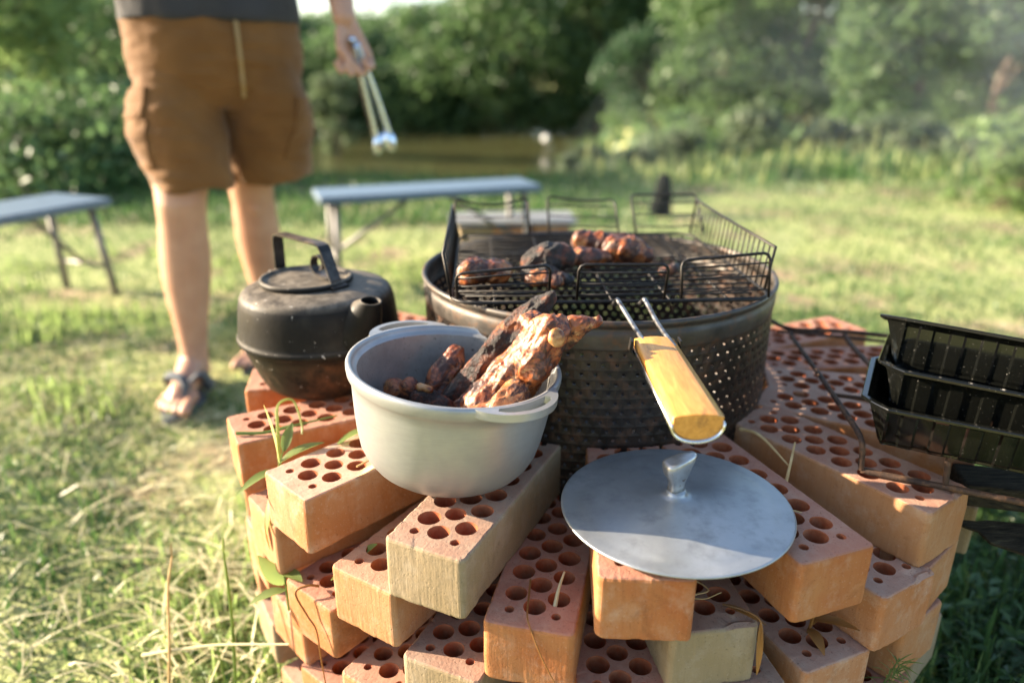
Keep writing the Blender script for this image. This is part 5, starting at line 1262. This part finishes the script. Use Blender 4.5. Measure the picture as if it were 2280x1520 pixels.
straw('weed_sprig', 'small leafy weed in the dark gap under the pale pink brick', 'weed', [(-.165, .648, T2_), (-.162, .645, T2_ + .05), (-.158, .642, T2_ + .062)], .0014, G_GREEN,
      [((-.163, .646, T2_ + .035), (-.5, -.5, .2), (0, 0, 1), .035, .014, .2), ((-.16, .644, T2_ + .05), (.4, -.3, .6), (-1, 0, .2), .035, .012, .1)], FRESH)
straw('weed_sprig', 'broad green weed leaf at the left side of the lower left orange brick', 'weed', [(-.262, .690, T2_ - .06), (-.260, .686, T2_ - .01), (-.258, .684, T2_ + .004)], .0015, G_GREEN,
      [((-.262, .688, T2_ - .02), (-.3, -.2, .6), (.5, -1, 0), .045, .022, .3), ((-.260, .686, T2_ - .005), (.35, -.3, .25), (0, 0, 1), .035, .018, .3), ((-.262, .688, T2_ - .03), (-.7, -.3, .1), (0, 0, 1), .04, .018, .3)], FRESH)
fe = []
rr_ = random.Random(3)
for k in range(70):
    t = rr_.random(); p = (.372 + .022 * t + rr_.uniform(-.004, .004), .578 + .002 * t, .14 + .055 * t); fe.append((p, (rr_.uniform(-1, 1), rr_.uniform(-1, .3), rr_.uniform(-.2, 1)), (0, 0, 1), .022, .0018, .3))
straw('feathery_weed', 'fine feathery weed at the right foot of the stack', 'weed', [(.37, .578, .11), (.38, .578, .16), (.394, .58, .20)], .0014, G_GREEN, fe, DKL)
for i, (pts, lb) in enumerate((([(-.36, .72, -.03), (-.345, .715, .10), (-.338, .71, .19), (-.335, .706, .235)], 'tall thin green stem with a seed tip left of the whitish bricks'),
                              ([(-.44, .70, -.03), (-.43, .72, .08), (-.425, .735, .16), (-.418, .745, .20)], 'brownish upright stem standing in the straw left of the stack'),
                              ([(-.35, .62, -.03), (-.30, .615, .06), (-.235, .60, .105), (-.175, .588, .11)], 'long arching green blade curving to the bricks at the bottom left'),
                              ([(-.225, .595, .0), (-.222, .596, .06), (-.224, .598, .118)], 'short cut stalk in front of the lowest bricks'))):
    straw('grass_stalk', lb, 'grass stem', pts, .0024, (G_GREEN, STRAW, G_GREEN, STRAW)[i], [(pts[-1], (.1, 0, 1), (0, -1, 0), .02, .004, .1)] if i < 2 else (), G_YEL)
straw('hay_stalk', 'pale horizontal hay stalk touching the left side of the brick stack', 'stalk', [(-.475, .735, .055), (-.43, .722, .075), (-.36, .705, .10), (-.262, .676, .128)], .0026, G_STRAW)
WHT = leaf_mat('white_petal', (.78, .78, .66), .4, var=.1)
for i, (p, lb) in enumerate((((-.378, .735, .085), 'white flower on a short stem in the grass left of the stack'), ((-.395, .72, .04), 'white flower lower down and nearer, beside the first by the stack'))):
    bm = bmesh.new(); tube(bm, [(p[0] + .004, p[1], -.03), (p[0] + .001, p[1], p[2] - .002)], .0012, 6)
    for k in range(9):
        a = 2 * PI * k / 9; leaf_shape(bm, p, (math.cos(a), math.sin(a) - .3, .35), (0, -.4, 1), .014, .007, .2, 1, 4)
    me = bpy.data.meshes.new('m'); bm.to_mesh(me); bm.free(); o = link('white_flower', me, [G_GREEN, WHT]); rebase(o, (p[0], p[1], -.03)); tag(o, lb, 'flower')

# ------------------------------------------------------------------ smoke drifting off the grill to the right
sm = bpy.data.materials.new('thin_smoke'); sm.use_nodes = True; nt = sm.node_tree; nt.nodes.remove(nt.nodes['Principled BSDF'])
pv = nt.nodes.new('ShaderNodeVolumePrincipled'); pv.inputs['Color'].default_value = (.80, .87, .97, 1); pv.inputs['Anisotropy'].default_value = .2
tc = nt.nodes.new('ShaderNodeTexCoord'); n1 = nt.nodes.new('ShaderNodeTexNoise'); n1.inputs['Scale'].default_value = 3.2; n1.inputs['Detail'].default_value = 4; n1.inputs['Distortion'].default_value = 1.6
mp = nt.nodes.new('ShaderNodeMapping'); mp.inputs['Scale'].default_value = (.8, .8, 1.5); nt.links.new(tc.outputs['Object'], mp.inputs[0]); nt.links.new(mp.outputs[0], n1.inputs['Vector'])
rp = nt.nodes.new('ShaderNodeMapRange'); rp.inputs['From Min'].default_value = .42; rp.inputs['From Max'].default_value = .72; rp.inputs['To Max'].default_value = .18; nt.links.new(n1.outputs['Fac'], rp.inputs[0])
nt.links.new(rp.outputs[0], pv.inputs['Density']); nt.links.new(pv.outputs[0], nt.nodes['Material Output'].inputs['Volume'])
bm = bmesh.new(); SP = [((.14, 1.02, .55), .12), ((.26, 1.12, .60), .16), ((.46, 1.30, .68), .21), ((.80, 1.55, .78), .24), ((1.25, 1.90, .88), .33), ((1.8, 2.3, .98), .40)]
for (a, ra), (b, rb) in zip(SP, SP[1:]):
    for k in range(7): t = k / 6; blob(bm, Vector(a).lerp(Vector(b), t), (ra + (rb - ra) * t) * (1 + .15 * math.sin(t * 9)))
me = remeshed(bm, .045, 4); displace(me, lambda p: .05 * mnoise.noise(p * 4)); o = link('smoke', me, sm); tag(o, kind='stuff')

# rough growth and cut straw round the foot of the stack
rg = np.random.default_rng(77)
def ring_keep(x, y):
    d = np.hypot(x - STACK[0], y - STACK[1]); return (d > .475) & (d < .68) & feet(x, y)
lawn('foot_grass', 70000, .25, 1.6, rg, .03, .12, .0028, [G_GREEN, G_YEL, G_STRAW, G_DARK], (.34, .32, .22, .12), lambda x, y: ring_keep(x, y) & (rg.random(len(x)) < .22), .7)
lawn('foot_hay', 26000, .25, 1.6, rg, .05, .15, .0017, [G_STRAW, G_YEL], (.7, .3), lambda x, y: ring_keep(x, y) & (x < .3) & (rg.random(len(x)) < .20), .5, flat=1.6, zoff=.02)
